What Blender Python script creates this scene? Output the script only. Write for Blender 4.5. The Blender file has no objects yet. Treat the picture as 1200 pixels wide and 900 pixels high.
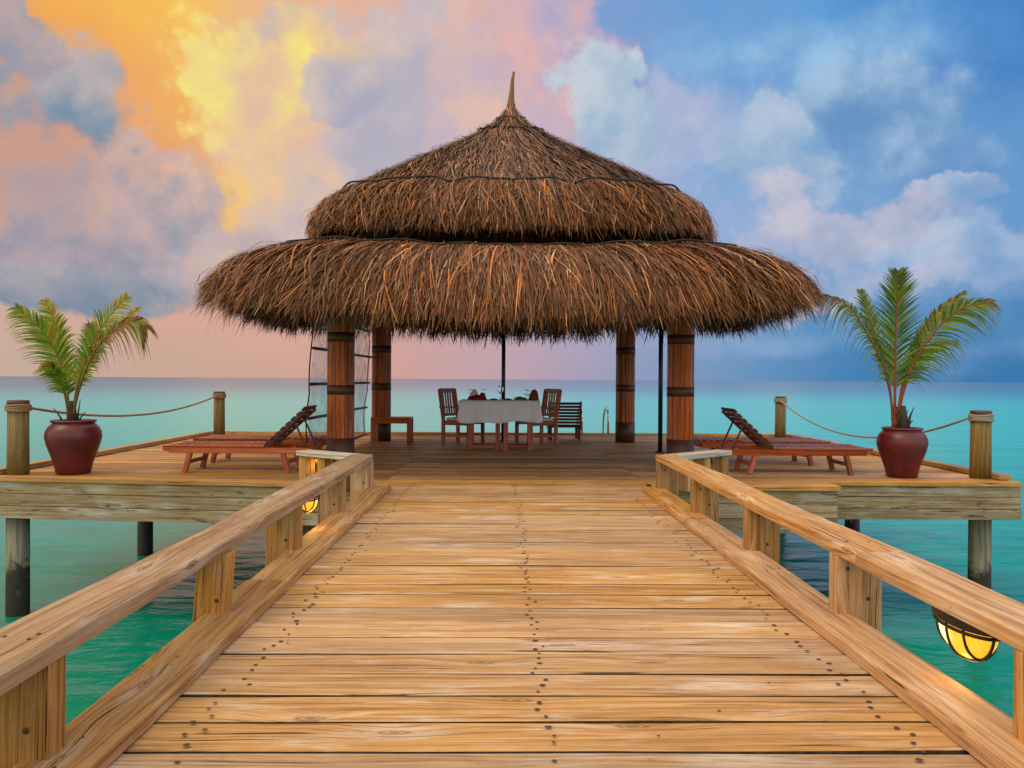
import bpy, math, random
import numpy as np
from mathutils import Vector, Matrix

sc = bpy.context.scene
COL = sc.collection
rng = random.Random(7)
R = math.radians
HC = 1.15                      # camera height above the boards
FPX = 900.0                    # focal length for a 1200 px wide picture

def lin(r, g, b, a=1.0):
    f = lambda c: (c/255/12.92) if c/255 <= 0.04045 else ((c/255+0.055)/1.055)**2.4
    return (f(r), f(g), f(b), a)

# ------------------------------------------------------------------ camera
cam_d = bpy.data.cameras.new('camera')
cam_d.sensor_width = 36.0
cam_d.lens = 36.0*FPX/1200.0
cam_d.clip_start = 0.05
cam_d.clip_end = 60000
cam = bpy.data.objects.new('camera', cam_d)
COL.objects.link(cam)
yaw, pit, rol = math.atan(12/FPX), -math.atan(5.5/FPX), 0.0062
fw = Vector((math.sin(yaw)*math.cos(pit), math.cos(yaw)*math.cos(pit), math.sin(pit)))
rt = fw.cross(Vector((0, 0, 1))).normalized()
up = rt.cross(fw)
rr = rt*math.cos(rol)+up*math.sin(rol)
uu = up*math.cos(rol)-rt*math.sin(rol)
cam.matrix_world = Matrix(((rr.x, uu.x, -fw.x, 0), (rr.y, uu.y, -fw.y, 0), (rr.z, uu.z, -fw.z, HC), (0, 0, 0, 1)))
sc.camera = cam

# ------------------------------------------------------------------ exposure
sc.view_settings.view_transform = 'Standard'
sc.view_settings.look = 'None'
sc.view_settings.exposure = -0.04
sc.view_settings.gamma = 1.0
sc.view_settings.use_curve_mapping = False

# ------------------------------------------------------------------ node helper
class NT:
    def __init__(s, nt):
        s.nt = nt
    def n(s, t, **kw):
        nd = s.nt.nodes.new(t)
        for k, v in kw.items():
            setattr(nd, k, v)
        return nd
    def put(s, sock, v):
        if v is None:
            return
        if hasattr(v, 'is_linked') or isinstance(v, bpy.types.NodeSocket):
            s.nt.links.new(v, sock)
        else:
            sock.default_value = v
    def m(s, op, a, b=None, c=None, clamp=False):
        nd = s.n('ShaderNodeMath', operation=op)
        nd.use_clamp = clamp
        s.put(nd.inputs[0], a); s.put(nd.inputs[1], b)
        if c is not None:
            s.put(nd.inputs[2], c)
        return nd.outputs[0]
    def sstep(s, v, lo, hi, a=0.0, b=1.0):
        nd = s.n('ShaderNodeMapRange', interpolation_type='SMOOTHSTEP')
        s.put(nd.inputs['Value'], v)
        nd.inputs['From Min'].default_value = lo; nd.inputs['From Max'].default_value = hi
        nd.inputs['To Min'].default_value = a; nd.inputs['To Max'].default_value = b
        return nd.outputs[0]
    def mix(s, f, a, b, blend='MIX'):
        nd = s.n('ShaderNodeMix', data_type='RGBA', blend_type=blend)
        s.put(nd.inputs[0], f); s.put(nd.inputs[6], a); s.put(nd.inputs[7], b)
        return nd.outputs[2]
    def ramp(s, v, stops):
        nd = s.n('ShaderNodeValToRGB')
        els = nd.color_ramp.elements
        while len(els) < len(stops):
            els.new(0.5)
        for e, (p, c) in zip(els, stops):
            e.position = p; e.color = c
        s.put(nd.inputs[0], v)
        return nd.outputs[0]
    def noise(s, vec, scale, detail=4, rough=0.55, dist=0.0):
        nd = s.n('ShaderNodeTexNoise')
        s.put(nd.inputs['Vector'], vec)
        nd.inputs['Scale'].default_value = scale
        nd.inputs['Detail'].default_value = detail
        nd.inputs['Roughness'].default_value = rough
        nd.inputs['Distortion'].default_value = dist
        return nd
    def xyz(s, x, y, z=0.0):
        nd = s.n('ShaderNodeCombineXYZ')
        s.put(nd.inputs[0], x); s.put(nd.inputs[1], y); s.put(nd.inputs[2], z)
        return nd.outputs[0]

# ------------------------------------------------------------------ world: evening sky with clouds
SUN_EL, SUN_AZ = R(56), R(-122)        # soft evening light from high on the camera's left
world = bpy.data.worlds.new('World')
sc.world = world
world.use_nodes = True
W = NT(world.node_tree)
world.node_tree.nodes.clear()
w_out = W.n('ShaderNodeOutputWorld')
w_bg = W.n('ShaderNodeBackground')
sky = W.n('ShaderNodeTexSky', sky_type='NISHITA')
sky.sun_disc = False
sky.sun_elevation = SUN_EL
sky.sun_rotation = SUN_AZ
tc = W.n('ShaderNodeTexCoord')
sep = W.n('ShaderNodeSeparateXYZ')
W.put(sep.inputs[0], tc.outputs['Generated'])
DX, DY, DZ = sep.outputs
AZ = W.m('ARCTAN2', DX, DY)
EL = W.m('ARCSINE', DZ)
DIR = tc.outputs['Generated']
azp = lambda px: math.atan((px-588)/FPX)
elp = lambda px, py: math.atan((444+(px-588)*0.0062-py)/FPX*math.cos(azp(px)))

def az_ramp(stops):
    v = W.m('MULTIPLY_ADD', AZ, 1/1.4, 0.5)
    return W.ramp(v, [(azp(px)/1.4+0.5, lin(*c)) for px, c in stops])
warpn = W.noise(DIR, 5.0, 7, 0.6)
wsub = W.n('ShaderNodeVectorMath', operation='SUBTRACT')
W.put(wsub.inputs[0], warpn.outputs['Color']); wsub.inputs[1].default_value = (0.5, 0.5, 0.5)
wsep = W.n('ShaderNodeSeparateXYZ'); W.put(wsep.inputs[0], wsub.outputs[0])
WX, WY, WZ = wsep.outputs
soft_el = W.m('MULTIPLY_ADD', WY, 0.30, EL)
soft_az = W.m('MULTIPLY_ADD', WX, 0.5, AZ)
def az_ramp_soft(stops):
    v = W.m('MULTIPLY_ADD', soft_az, 1/1.4, 0.5)
    return W.ramp(v, [(azp(px)/1.4+0.5, lin(*c)) for px, c in stops])
hor = az_ramp([(-60, (204, 178, 166)), (200, (208, 172, 152)), (450, (216, 166, 156)), (600, (196, 166, 178)),
               (740, (150, 160, 196)), (870, (108, 152, 198)), (1000, (68, 132, 186)), (1250, (52, 120, 178))])
low = az_ramp_soft([(-60, (214, 176, 158)), (200, (222, 172, 154)), (450, (220, 172, 160)), (600, (196, 172, 186)),
               (740, (168, 172, 204)), (870, (140, 168, 208)), (1000, (122, 162, 206)), (1250, (104, 152, 202))])
mid = az_ramp_soft([(-60, (204, 160, 146)), (120, (240, 168, 118)), (300, (244, 192, 140)), (440, (212, 186, 188)),
               (620, (206, 186, 200)), (760, (164, 182, 220)), (900, (132, 174, 220)), (1250, (96, 154, 210))])
top = az_ramp_soft([(-60, (214, 160, 132)), (90, (252, 178, 84)), (230, (255, 200, 92)), (340, (240, 190, 150)),
               (500, (224, 180, 176)), (660, (208, 172, 190)), (780, (128, 164, 214)), (920, (100, 164, 222)), (1250, (60, 126, 200))])
base = W.mix(W.sstep(soft_el, 0.02, 0.10), hor, low)
base = W.mix(W.sstep(soft_el, 0.10, 0.24), base, mid)
base = W.mix(W.sstep(soft_el, 0.24, 0.42), base, top)

billow = W.n('ShaderNodeTexVoronoi', feature='SMOOTH_F1')
W.put(billow.inputs['Vector'], DIR)
billow.inputs['Scale'].default_value = 17.0
billow.inputs['Smoothness'].default_value = 0.35; billow.normalize = True
billow.inputs['Detail'].default_value = 3.0
billow.inputs['Roughness'].default_value = 0.6
bill = W.m('MULTIPLY', W.m('SUBTRACT', billow.outputs['Distance'], 0.295), 3.4)
innern = W.noise(DIR, 8.0, 6, 0.55)
shift = W.n('ShaderNodeVectorMath', operation='ADD')
W.put(shift.inputs[0], DIR); shift.inputs[1].default_value = (-0.024, 0.0, 0.022)
innern2 = W.noise(shift.outputs[0], 8.0, 6, 0.55)
inn = W.m('SUBTRACT', innern.outputs['Fac'], 0.5)
relief = W.m('SUBTRACT', innern.outputs['Fac'], innern2.outputs['Fac'])      # lit where the cloud thins towards the sun
inn = W.m('MULTIPLY_ADD', relief, 1.0, W.m('MULTIPLY', inn, 0.30))

def cloud(bc, px, py, rx, ry, shade, lit, lx, ly, soft=0.35, warp=1.0, op=1.0, puff=0.5):
    """one cloud bank: centre and half size in degrees of sky, lit from direction (lx, ly)"""
    a0, e0 = azp(px), elp(px, py)
    ra, re = rx/FPX*math.cos(a0)**2, ry/FPX*math.cos(a0)
    u = W.m('MULTIPLY', W.m('SUBTRACT', W.m('MULTIPLY_ADD', WX, 0.34*warp, AZ), a0), 1/ra)
    v = W.m('MULTIPLY', W.m('SUBTRACT', W.m('MULTIPLY_ADD', WZ, 0.26*warp, EL), e0), 1/re)
    d = W.m('SQRT', W.m('ADD', W.m('MULTIPLY', u, u), W.m('MULTIPLY', v, v)))
    if puff:
        d = W.m('MULTIPLY_ADD', bill, puff, d)
    k = W.sstep(d, 1.0, 1.0-soft, 0.0, op)
    sh = W.m('ADD', W.m('MULTIPLY', u, lx*0.5), W.m('MULTIPLY', v, ly*0.5))
    sh = W.m('MULTIPLY_ADD', inn, 1.9, sh)
    sh = W.m('MULTIPLY_ADD', bill, -0.5, sh)
    c = W.mix(W.sstep(sh, -0.55, 0.65), lin(*shade), lin(*lit))
    return W.mix(k, bc, c)

CL = [
 # right: pale veils over blue
 (960, 95, 230, 80, (108, 158, 214), (168, 208, 238), -.4, .6, .9, 1.0, .85, .2),
 (1140, 50, 150, 70, (62, 124, 196), (104, 166, 224), -.4, .4, .9, 1.0, .6, .2),
 (1010, 135, 150, 60, (104, 150, 200), (170, 200, 228), -.5, .8, .45, 1.0, .85, .35),
 (880, 205, 110, 60, (138, 174, 212), (194, 208, 226), -.4, .7, .4, 1.0, .9, .4),
 (1090, 180, 110, 50, (104, 150, 204), (164, 194, 224), -.3, .7, .5, .9, .8, .4),
 (1112, 216, 66, 34, (132, 168, 210), (206, 214, 230), -.5, .7, .25, .9, .9, .5),
 (985, 262, 150, 44, (166, 178, 208), (210, 204, 216), -.5, .6, .4, 1.0, .9, .4),
 (1110, 285, 130, 44, (128, 166, 210), (188, 204, 226), -.4, .7, .5, 1.0, .8, .4),
 (1010, 318, 150, 26, (142, 172, 212), (196, 196, 216), -.4, .5, .5, 1.0, .8, .4),
 (870, 300, 110, 36, (168, 180, 212), (206, 200, 216), -.5, .4, .6, 1.0, .7, .4),
 (1110, 376, 280, 46, (70, 132, 188), (104, 156, 204), -.5, .5, .6, .5, .9, .1),
 (930, 348, 170, 12, (168, 180, 210), (200, 194, 214), -.5, .4, .7, .4, .8, .1),
 (905, 396, 130, 22, (112, 160, 206), (140, 172, 212), -.5, .4, .8, .4, .7, .1),
 # centre: pink veils and the white-blue tower
 (600, 60, 190, 110, (196, 182, 206), (246, 190, 160), -.5, .2, .5, 1.2, .75, .4),
 (690, 60, 80, 90, (190, 176, 206), (238, 186, 178), -.8, .2, .5, 1.0, .7, .4),
 (480, 200, 150, 130, (196, 186, 198), (226, 196, 188), -.4, .4, .5, 1.0, .85, .4),
 (780, 180, 90, 70, (160, 182, 220), (196, 196, 220), -.6, .5, .5, 1.0, .8, .4),
 (716, 128, 62, 68, (156, 188, 216), (206, 216, 226), -.6, .5, .3, .9, .95, .5),
 (700, 165, 56, 40, (160, 186, 214), (206, 214, 224), -.4, .6, .25, .9, .9, .5),
 # left: glowing cumulus towers
 (530, 110, 90, 80, (198, 184, 200), (240, 196, 176), -.6, .3, .35, 1.0, .8, .5),
 (430, 150, 110, 150, (184, 180, 196), (216, 200, 200), -.5, .2, .3, 1.0, .92, .5),
 (400, 70, 90, 66, (186, 182, 198), (226, 200, 190), -.6, .4, .25, 1.0, .9, .5),
 (345, 205, 105, 130, (206, 190, 194), (250, 206, 150), -.9, .1, .35, .9, .95, .5),
 (350, 80, 90, 66, (196, 184, 192), (252, 214, 142), -.9, .1, .25, .9, .95, .5),
 (278, 128, 108, 96, (236, 192, 168), (255, 236, 130), -1.1, .5, .34, .9, .97, .5),
 (385, 95, 62, 50, (172, 174, 196), (212, 196, 196), -.5, .5, .3, .8, .85, .5),
 (240, 262, 90, 80, (248, 184, 118), (255, 210, 120), .4, .4, .4, 1.0, .95, .4),
 (178, 240, 122, 84, (146, 156, 176), (236, 192, 172), .1, .8, .34, .9, .97, .5),
 (100, 280, 150, 56, (140, 150, 172), (206, 176, 174), .2, .7, .25, .9, .92, .5),
 (45, 225, 70, 40, (206, 170, 156), (240, 186, 146), .3, .5, .6, 1.0, .45, .4),
 (25, 222, 105, 52, (172, 160, 170), (218, 176, 162), .2, .7, .9, 1.0, .8, .4),
 (130, 205, 70, 34, (196, 168, 166), (240, 186, 146), .4, .6, .8, 1.0, .7, .4),
 (56, 128, 92, 72, (112, 146, 172), (196, 184, 184), .1, .8, .5, .9, .97, .5),
 (2, 45, 56, 70, (146, 154, 172), (206, 178, 172), -.1, .6, .3, .9, .95, .5),
 (60, 328, 270, 34, (122, 142, 164), (184, 174, 178), 0, .8, .3, .4, .96, .35),
 (280, 305, 110, 46, (172, 168, 184), (214, 188, 184), 0, .6, .5, .9, .85, .4),
]
for c in CL:
    base = cloud(base, *c)
# below the horizon and high overhead
skyw = W.n('ShaderNodeVectorMath', operation='SCALE')
W.put(skyw.inputs[0], sky.outputs[0]); skyw.inputs['Scale'].default_value = 0.05
W.put(w_bg.inputs['Color'], W.mix(0.06, base, skyw.outputs[0]))
w_bg.inputs['Strength'].default_value = 1.0
# the half of the sky behind the camera: unseen, brightened as added fill
w_bk = W.n('ShaderNodeBackground')
W.put(w_bk.inputs['Color'], W.mix(W.sstep(AZ, -2.0, 2.0), lin(240, 222, 200), lin(222, 222, 226)))
w_bk.inputs['Strength'].default_value = 1.7
w_mx = W.n('ShaderNodeMixShader')
high = W.sstep(EL, 0.62, 0.85)
W.put(w_mx.inputs[0], W.m('MAXIMUM', W.sstep(W.m('ABSOLUTE', AZ), 0.9, 1.5), high))
W.nt.links.new(w_bg.outputs[0], w_mx.inputs[1])
W.nt.links.new(w_bk.outputs[0], w_mx.inputs[2])
W.nt.links.new(w_mx.outputs[0], w_out.inputs[0])
world.cycles.sampling_method = 'MANUAL'
world.cycles.sample_map_resolution = 512

sun_d = bpy.data.lights.new('sun', 'SUN')
sun_d.energy = 1.25
sun_d.angle = R(24)
sun_d.color = (1.0, 0.84, 0.58)
sun = bpy.data.objects.new('sun', sun_d)
COL.objects.link(sun)
sdir = Vector((math.sin(SUN_AZ)*math.cos(SUN_EL), math.cos(SUN_AZ)*math.cos(SUN_EL), math.sin(SUN_EL)))
sun.rotation_euler = (-sdir).to_track_quat('-Z', 'Y').to_euler()
sun.location = sdir*40

# ------------------------------------------------------------------ materials
def mat(name):
    m = bpy.data.materials.new(name)
    m.use_nodes = True
    m.node_tree.nodes.clear()
    t = NT(m.node_tree)
    o = t.n('ShaderNodeOutputMaterial')
    p = t.n('ShaderNodeBsdfPrincipled')
    t.nt.links.new(p.outputs[0], o.inputs[0])
    return m, t, p

def wood(name, dark, midc, light, bleach=(0.5, 0.43, 0.36), bleach_amt=0.5, rough=0.6, knots=1.0, cracks=1.0, bump=0.25, vary=0.25, stain=None, spec=0.22):
    m, t, p = mat(name)
    uv = t.n('ShaderNodeUVMap', uv_map='grain')
    s = t.n('ShaderNodeSeparateXYZ'); t.put(s.inputs[0], uv.outputs[0])
    U, V = s.outputs[0], s.outputs[1]
    at = t.n('ShaderNodeAttribute', attribute_name='rnd')
    rnd = at.outputs['Fac']
    uo = t.m('MULTIPLY_ADD', rnd, 37.0, U)
    vo = t.m('MULTIPLY_ADD', rnd, 91.0, V)
    # knots: sparse cells that bend the grain round them
    kv = t.n('ShaderNodeTexVoronoi', feature='F1', voronoi_dimensions='2D')
    t.put(kv.inputs['Vector'], t.xyz(t.m('MULTIPLY', uo, 1.25), t.m('MULTIPLY', vo, 4.6)))
    kv.inputs['Scale'].default_value = 1.0
    kd = kv.outputs['Distance']
    ksep = t.n('ShaderNodeSeparateColor'); t.put(ksep.inputs[0], kv.outputs['Color'])
    kon = t.sstep(ksep.outputs[0], 0.62, 0.72)
    kin = t.m('MULTIPLY', t.sstep(kd, 0.42, 0.02), kon)
    vw = t.m('MULTIPLY_ADD', kin, 0.035*knots, vo)
    wob = t.noise(t.xyz(t.m('MULTIPLY', uo, 1.1), t.m('MULTIPLY', vo, 6.0)), 1.0, 2)
    vw = t.m('MULTIPLY_ADD', wob.outputs[0], 0.05, vw)
    g1 = t.noise(t.xyz(t.m('MULTIPLY', uo, 0.8), t.m('MULTIPLY', vw, 38.0)), 1.0, 3, 0.6)
    g2 = t.noise(t.xyz(t.m('MULTIPLY', uo, 5.0), t.m('MULTIPLY', vw, 210.0)), 1.0, 3, 0.6)
    blot = t.noise(t.xyz(t.m('MULTIPLY', uo, 2.2), t.m('MULTIPLY', vw, 15.0)), 1.0, 6, 0.7)
    g = t.m('ADD', t.m('MULTIPLY', g1.outputs[0], 0.62), t.m('MULTIPLY', g2.outputs[0], 0.38))
    col = t.ramp(g, [(0.36, (*dark, 1)), (0.49, (*midc, 1)), (0.62, (*light, 1))])
    fl = t.noise(t.xyz(t.m('MULTIPLY', uo, 1.3), t.m('MULTIPLY', vw, 300.0)), 1.0, 2, 0.5)
    fm = t.noise(t.xyz(t.m('MULTIPLY', uo, 1.0), t.m('MULTIPLY', vo, 14.0)), 1.0, 3, 0.5)
    col = t.mix(t.m('MULTIPLY', t.sstep(fl.outputs[0], 0.52, 0.66, 0.0, 0.75), t.sstep(fm.outputs[0], 0.40, 0.60)), col, (*[c*0.55 for c in dark], 1))
    # weathered, paler patches
    bl = t.m('MULTIPLY', t.sstep(blot.outputs[0], 0.50, 0.68), bleach_amt)
    bl = t.m('MULTIPLY', bl, t.sstep(g2.outputs[0], 0.25, 0.6))
    col = t.mix(bl, col, (*bleach, 1))
    blot2 = t.noise(t.xyz(t.m('MULTIPLY_ADD', uo, 0.9, 17.3), t.m('MULTIPLY', vo, 3.2)), 1.0, 3, 0.5)
    col = t.mix(t.sstep(blot2.outputs[0], 0.52, 0.72, 0.0, 0.45), col, (*[c*0.72 for c in midc], 1))
    # bleached, worn wood round some of the knots
    kon2 = t.sstep(ksep.outputs[1], 0.50, 0.62)
    halo = t.m('MULTIPLY', t.m('MULTIPLY', t.sstep(kd, 0.34, 0.08), kon2), t.sstep(g2.outputs[0], 0.36, 0.58))
    col = t.mix(t.m('MULTIPLY', halo, bleach_amt), col, (*[min(1, c*1.12) for c in bleach], 1))
    # knots
    ring = t.m('SINE', t.m('MULTIPLY_ADD', kd, 120.0, t.m('MULTIPLY', g2.outputs[0], 7.0)))
    kc = t.mix(t.sstep(ring, -1, 1), (*[c*0.35 for c in dark], 1), (*midc, 1))
    col = t.mix(t.m('MULTIPLY', t.m('MULTIPLY', t.sstep(kd, 0.115, 0.03), kon), 0.8*knots), col, kc)
    # drying cracks along the grain
    ck = t.noise(t.xyz(t.m('MULTIPLY', uo, 0.75), t.m('MULTIPLY', vw, 62.0)), 1.0, 2, 0.5)
    ck2 = t.noise(t.xyz(t.m('MULTIPLY', uo, 1.7), t.m('MULTIPLY', vo, 5.0)), 1.3, 2, 0.5)
    cm = t.m('MULTIPLY', t.sstep(ck.outputs[0], 0.635, 0.665), t.sstep(ck2.outputs[0], 0.44, 0.56))
    col = t.mix(t.m('MULTIPLY', cm, 0.85*cracks), col, (*[c*0.12 for c in dark], 1))
    if stain:                                   # patches of mould and grime with edges of their own
        sn = t.noise(t.xyz(t.m('MULTIPLY_ADD', uo, 2.3, 3.7), t.m('MULTIPLY', vo, 9.0)), 1.0, 4, 0.6)
        col = t.mix(t.sstep(sn.outputs[0], 0.58, 0.68, 0.0, 0.8), col, (*stain[0], 1))
        sn2 = t.noise(t.xyz(t.m('MULTIPLY_ADD', uo, 3.0, 9.1), t.m('MULTIPLY', vo, 12.0)), 1.0, 5, 0.7)
        col = t.mix(t.sstep(sn2.outputs[0], 0.57, 0.66, 0.0, 0.75), col, (*stain[1], 1))
    # broad weathering that runs over several boards
    oc = t.n('ShaderNodeTexCoord')
    wn = t.noise(oc.outputs['Object'], 1.7, 5, 0.62)
    col = t.mix(t.sstep(wn.outputs[0], 0.42, 0.66, 0.0, 0.55), col, t.mix(1.0, col, (0.80, 0.74, 0.70, 1), 'MULTIPLY'))
    gn = t.noise(oc.outputs['Object'], 23.0, 4, 0.7)
    col = t.mix(t.sstep(gn.outputs[0], 0.60, 0.74, 0.0, 0.35), col, (*[c*0.5 for c in dark], 1))
    # board to board variation
    hs = t.n('ShaderNodeHueSaturation')
    w1 = t.n('ShaderNodeTexWhiteNoise', noise_dimensions='1D'); t.put(w1.inputs['W'], t.m('MULTIPLY', rnd, 71.3))
    t.put(hs.inputs['Value'], t.m('MULTIPLY_ADD', w1.outputs['Value'], vary*2, 1-vary))
    w2 = t.n('ShaderNodeTexWhiteNoise', noise_dimensions='1D'); t.put(w2.inputs['W'], t.m('MULTIPLY', rnd, 133.7))
    t.put(hs.inputs['Saturation'], t.m('MULTIPLY_ADD', w2.outputs['Value'], 0.24, 0.80))
    t.put(hs.inputs['Color'], col)
    t.put(p.inputs['Base Color'], hs.outputs[0])
    p.inputs['Specular IOR Level'].default_value = spec
    t.put(p.inputs['Roughness'], t.m('MULTIPLY_ADD', g2.outputs[0], 0.3, rough-0.15))
    bp = t.n('ShaderNodeBump'); bp.inputs['Strength'].default_value = bump; bp.inputs['Distance'].default_value = 0.004
    t.put(bp.inputs['Height'], t.m('MULTIPLY_ADD', cm, -1.5, t.m('ADD', g1.outputs[0], g2.outputs[0])))
    t.put(p.inputs['Normal'], bp.outputs[0])
    return m

def plain(name, c, rough=0.5, metal=0.0, noise_amt=0.15, scale=12.0, bump=0.0, spec=0.5, coat=0.0):
    m, t, p = mat(name)
    co = t.n('ShaderNodeTexCoord')
    nz = t.noise(co.outputs['Object'], scale, 5, 0.6)
    col = t.mix(t.sstep(nz.outputs[0], 0.3, 0.7), (*[x*(1-noise_amt) for x in c], 1), (*[min(1, x*(1+noise_amt)) for x in c], 1))
    t.put(p.inputs['Base Color'], col)
    t.put(p.inputs['Roughness'], t.m('MULTIPLY_ADD', nz.outputs[0], 0.16, rough-0.08))
    p.inputs['Metallic'].default_value = metal
    p.inputs['Specular IOR Level'].default_value = spec
    p.inputs['Coat Weight'].default_value = coat
    if bump:
        b = t.n('ShaderNodeBump'); b.inputs['Strength'].default_value = bump; b.inputs['Distance'].default_value = 0.01
        t.put(b.inputs['Height'], nz.outputs[0]); t.put(p.inputs['Normal'], b.outputs[0])
    return m

M = {}
M['pine'] = wood('golden pine', (0.20, 0.082, 0.018), (0.45, 0.215, 0.055), (0.56, 0.32, 0.105), (0.58, 0.45, 0.31), 0.5, bump=.4)
M['deck'] = wood('worn deck boards', (0.25, 0.110, 0.026), (0.50, 0.255, 0.070), (0.60, 0.350, 0.125), (0.62, 0.51, 0.39), 0.72, vary=.15, cracks=1.0, bump=.4)
M['platform'] = wood('platform boards', (0.18, 0.075, 0.016), (0.46, 0.215, 0.045), (0.56, 0.30, 0.08), (0.50, 0.36, 0.20), 0.5, cracks=0.8, vary=.4)
M['fascia'] = wood('weathered edge boards', (0.16, 0.10, 0.05), (0.33, 0.23, 0.12), (0.45, 0.34, 0.20), (0.46, 0.44, 0.38), 0.8, stain=((0.36, 0.40, 0.30), (0.035, 0.022, 0.015)))
M['edge'] = plain('gap-shaded board sides', (0.055, 0.040, 0.030), 0.9, noise_amt=.5, scale=30, bump=.3)  # shade of the board gaps painted into the side colour
M['pine_grey'] = wood('weathered rail pine', (0.19, 0.085, 0.026), (0.41, 0.215, 0.075), (0.51, 0.32, 0.145), (0.52, 0.41, 0.30), 0.75, bump=.4)
M['grey_cap'] = wood('grey weathered pine', (0.22, 0.17, 0.12), (0.44, 0.37, 0.29), (0.55, 0.48, 0.40), (0.58, 0.54, 0.48), 0.8)
M['postwood'] = wood('round post wood', (0.055, 0.034, 0.008), (0.19, 0.115, 0.026), (0.29, 0.18, 0.05), (0.14, 0.135, 0.045), 0.8, knots=0.3, cracks=0.8)
M['teak'] = wood('oiled red hardwood', (0.15, 0.024, 0.005), (0.40, 0.078, 0.013), (0.52, 0.125, 0.026), (0.44, 0.14, 0.05), 0.3, rough=0.38, knots=0.1, cracks=0.2, bump=0.1)
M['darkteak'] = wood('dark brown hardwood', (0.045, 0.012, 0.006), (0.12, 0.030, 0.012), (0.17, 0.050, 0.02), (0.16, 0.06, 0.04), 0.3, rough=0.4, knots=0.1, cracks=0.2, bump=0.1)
M['stave'] = wood('varnished column staves', (0.13, 0.024, 0.004), (0.44, 0.098, 0.010), (0.58, 0.165, 0.020), (0.44, 0.13, 0.03), 0.3, rough=0.42, knots=0.25, cracks=0.6, vary=0.4)
M['band'] = plain('dark column band', (0.075, 0.026, 0.012), 0.5, bump=0.3, scale=40)
M['black'] = plain('black painted metal', (0.012, 0.011, 0.012), 0.45)
M['rope'] = plain('manila rope', (0.30, 0.17, 0.085), 0.85, bump=0.6, scale=120)
M['ropegrey'] = plain('grey rope', (0.30, 0.26, 0.22), 0.85, bump=0.6, scale=120)
M['tierope'] = plain('dark thatch rope', (0.022, 0.015, 0.012), 0.9, bump=0.5, scale=60)
M['nail'] = plain('dark screw heads', (0.055, 0.03, 0.018), 0.6, scale=60)
M['pot'] = plain('glazed maroon clay', (0.105, 0.006, 0.008), 0.42, noise_amt=0.35, scale=5, bump=0.10, coat=0.05)
M['soil'] = plain('potting soil', (0.03, 0.02, 0.013), 0.95, bump=0.8, scale=60)
M['chrome'] = plain('polished steel', (0.75, 0.74, 0.72), 0.16, metal=1.0, noise_amt=0.02)
M['cushion'] = plain('cream cushion fabric', (0.66, 0.58, 0.46), 0.9, noise_amt=0.05, scale=80, bump=0.2)
M['cloth'] = plain('white table linen', (0.82, 0.82, 0.93), 0.85, noise_amt=0.03, scale=90, bump=0.1)
M['redcloth'] = plain('dark red fabric', (0.22, 0.008, 0.018), 0.8, noise_amt=0.25, scale=30)
M['whitenap'] = plain('white napkin', (0.62, 0.58, 0.58), 0.85, noise_amt=0.06, scale=40)
M['brownnap'] = plain('rust brown fabric', (0.17, 0.035, 0.016), 0.8, noise_amt=0.25, scale=30)
M['greenleaf'] = plain('green leaves', (0.09, 0.17, 0.015), 0.55, noise_amt=0.4, scale=50)
M['thatchbase'] = plain('packed thatch', (0.055, 0.028, 0.013), 0.95, noise_amt=0.6, scale=14, bump=1.0)
M['husk'] = plain('palm husk fibre', (0.045, 0.028, 0.018), 0.9, noise_amt=0.5, scale=60, bump=0.8)

def m_glass():
    m, t, p = mat('clear glass')
    p.inputs['Base Color'].default_value = (0.98, 0.99, 1, 1)
    p.inputs['Roughness'].default_value = 0.03
    p.inputs['Transmission Weight'].default_value = 1.0
    p.inputs['IOR'].default_value = 1.3
    return m
M['glass'] = m_glass()

def m_vinyl():
    m, t, p = mat('clear vinyl sheet')
    o = [n for n in t.nt.nodes if n.type == 'OUTPUT_MATERIAL'][0]
    co = t.n('ShaderNodeTexCoord')
    nz = t.noise(co.outputs['Object'], 5.0, 3, 0.5, 0.6)
    p.inputs['Base Color'].default_value = (0.55, 0.60, 0.66, 1)
    p.inputs['Roughness'].default_value = 0.18
    b = t.n('ShaderNodeBump'); b.inputs['Strength'].default_value = 0.5; b.inputs['Distance'].default_value = 0.05
    t.put(b.inputs['Height'], nz.outputs[0]); t.put(p.inputs['Normal'], b.outputs[0])
    tr = t.n('ShaderNodeBsdfTransparent'); tr.inputs[0].default_value = (0.93, 0.96, 0.98, 1)
    mx = t.n('ShaderNodeMixShader')
    t.put(mx.inputs[0], t.sstep(nz.outputs[0], 0.3, 0.75, 0.22, 0.55))
    t.nt.links.new(tr.outputs[0], mx.inputs[1]); t.nt.links.new(p.outputs[0], mx.inputs[2])
    t.nt.links.new(mx.outputs[0], o.inputs[0])
    return m
M['vinyl'] = m_vinyl()

def m_lamp():
    m, t, p = mat('lit amber lamp glass')
    co = t.n('ShaderNodeTexCoord')
    s = t.n('ShaderNodeSeparateXYZ'); t.put(s.inputs[0], co.outputs['Object'])
    rib = t.m('SINE', t.m('MULTIPLY', s.outputs[1], 420.0))
    hot = t.n('ShaderNodeVectorMath', operation='DISTANCE')
    t.put(hot.inputs[0], co.outputs['Object']); hot.inputs[1].default_value = (0.0, 0.05, -0.07)
    c = t.mix(t.sstep(hot.outputs['Value'], 0.115, 0.05), (1.0, 0.42, 0.02, 1), (1.0, 0.85, 0.35, 1))
    p.inputs['Base Color'].default_value = (0.8, 0.4, 0.05, 1)
    p.inputs['Roughness'].default_value = 0.2
    t.put(p.inputs['Emission Color'], c)
    e = t.m('MULTIPLY_ADD', rib, 0.12, 0.95)
    t.put(p.inputs['Emission Strength'], t.m('MULTIPLY', e, t.sstep(hot.outputs['Value'], 0.11, 0.04, 1.2, 4.0)))
    return m
M['lamp'] = m_lamp()

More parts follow.
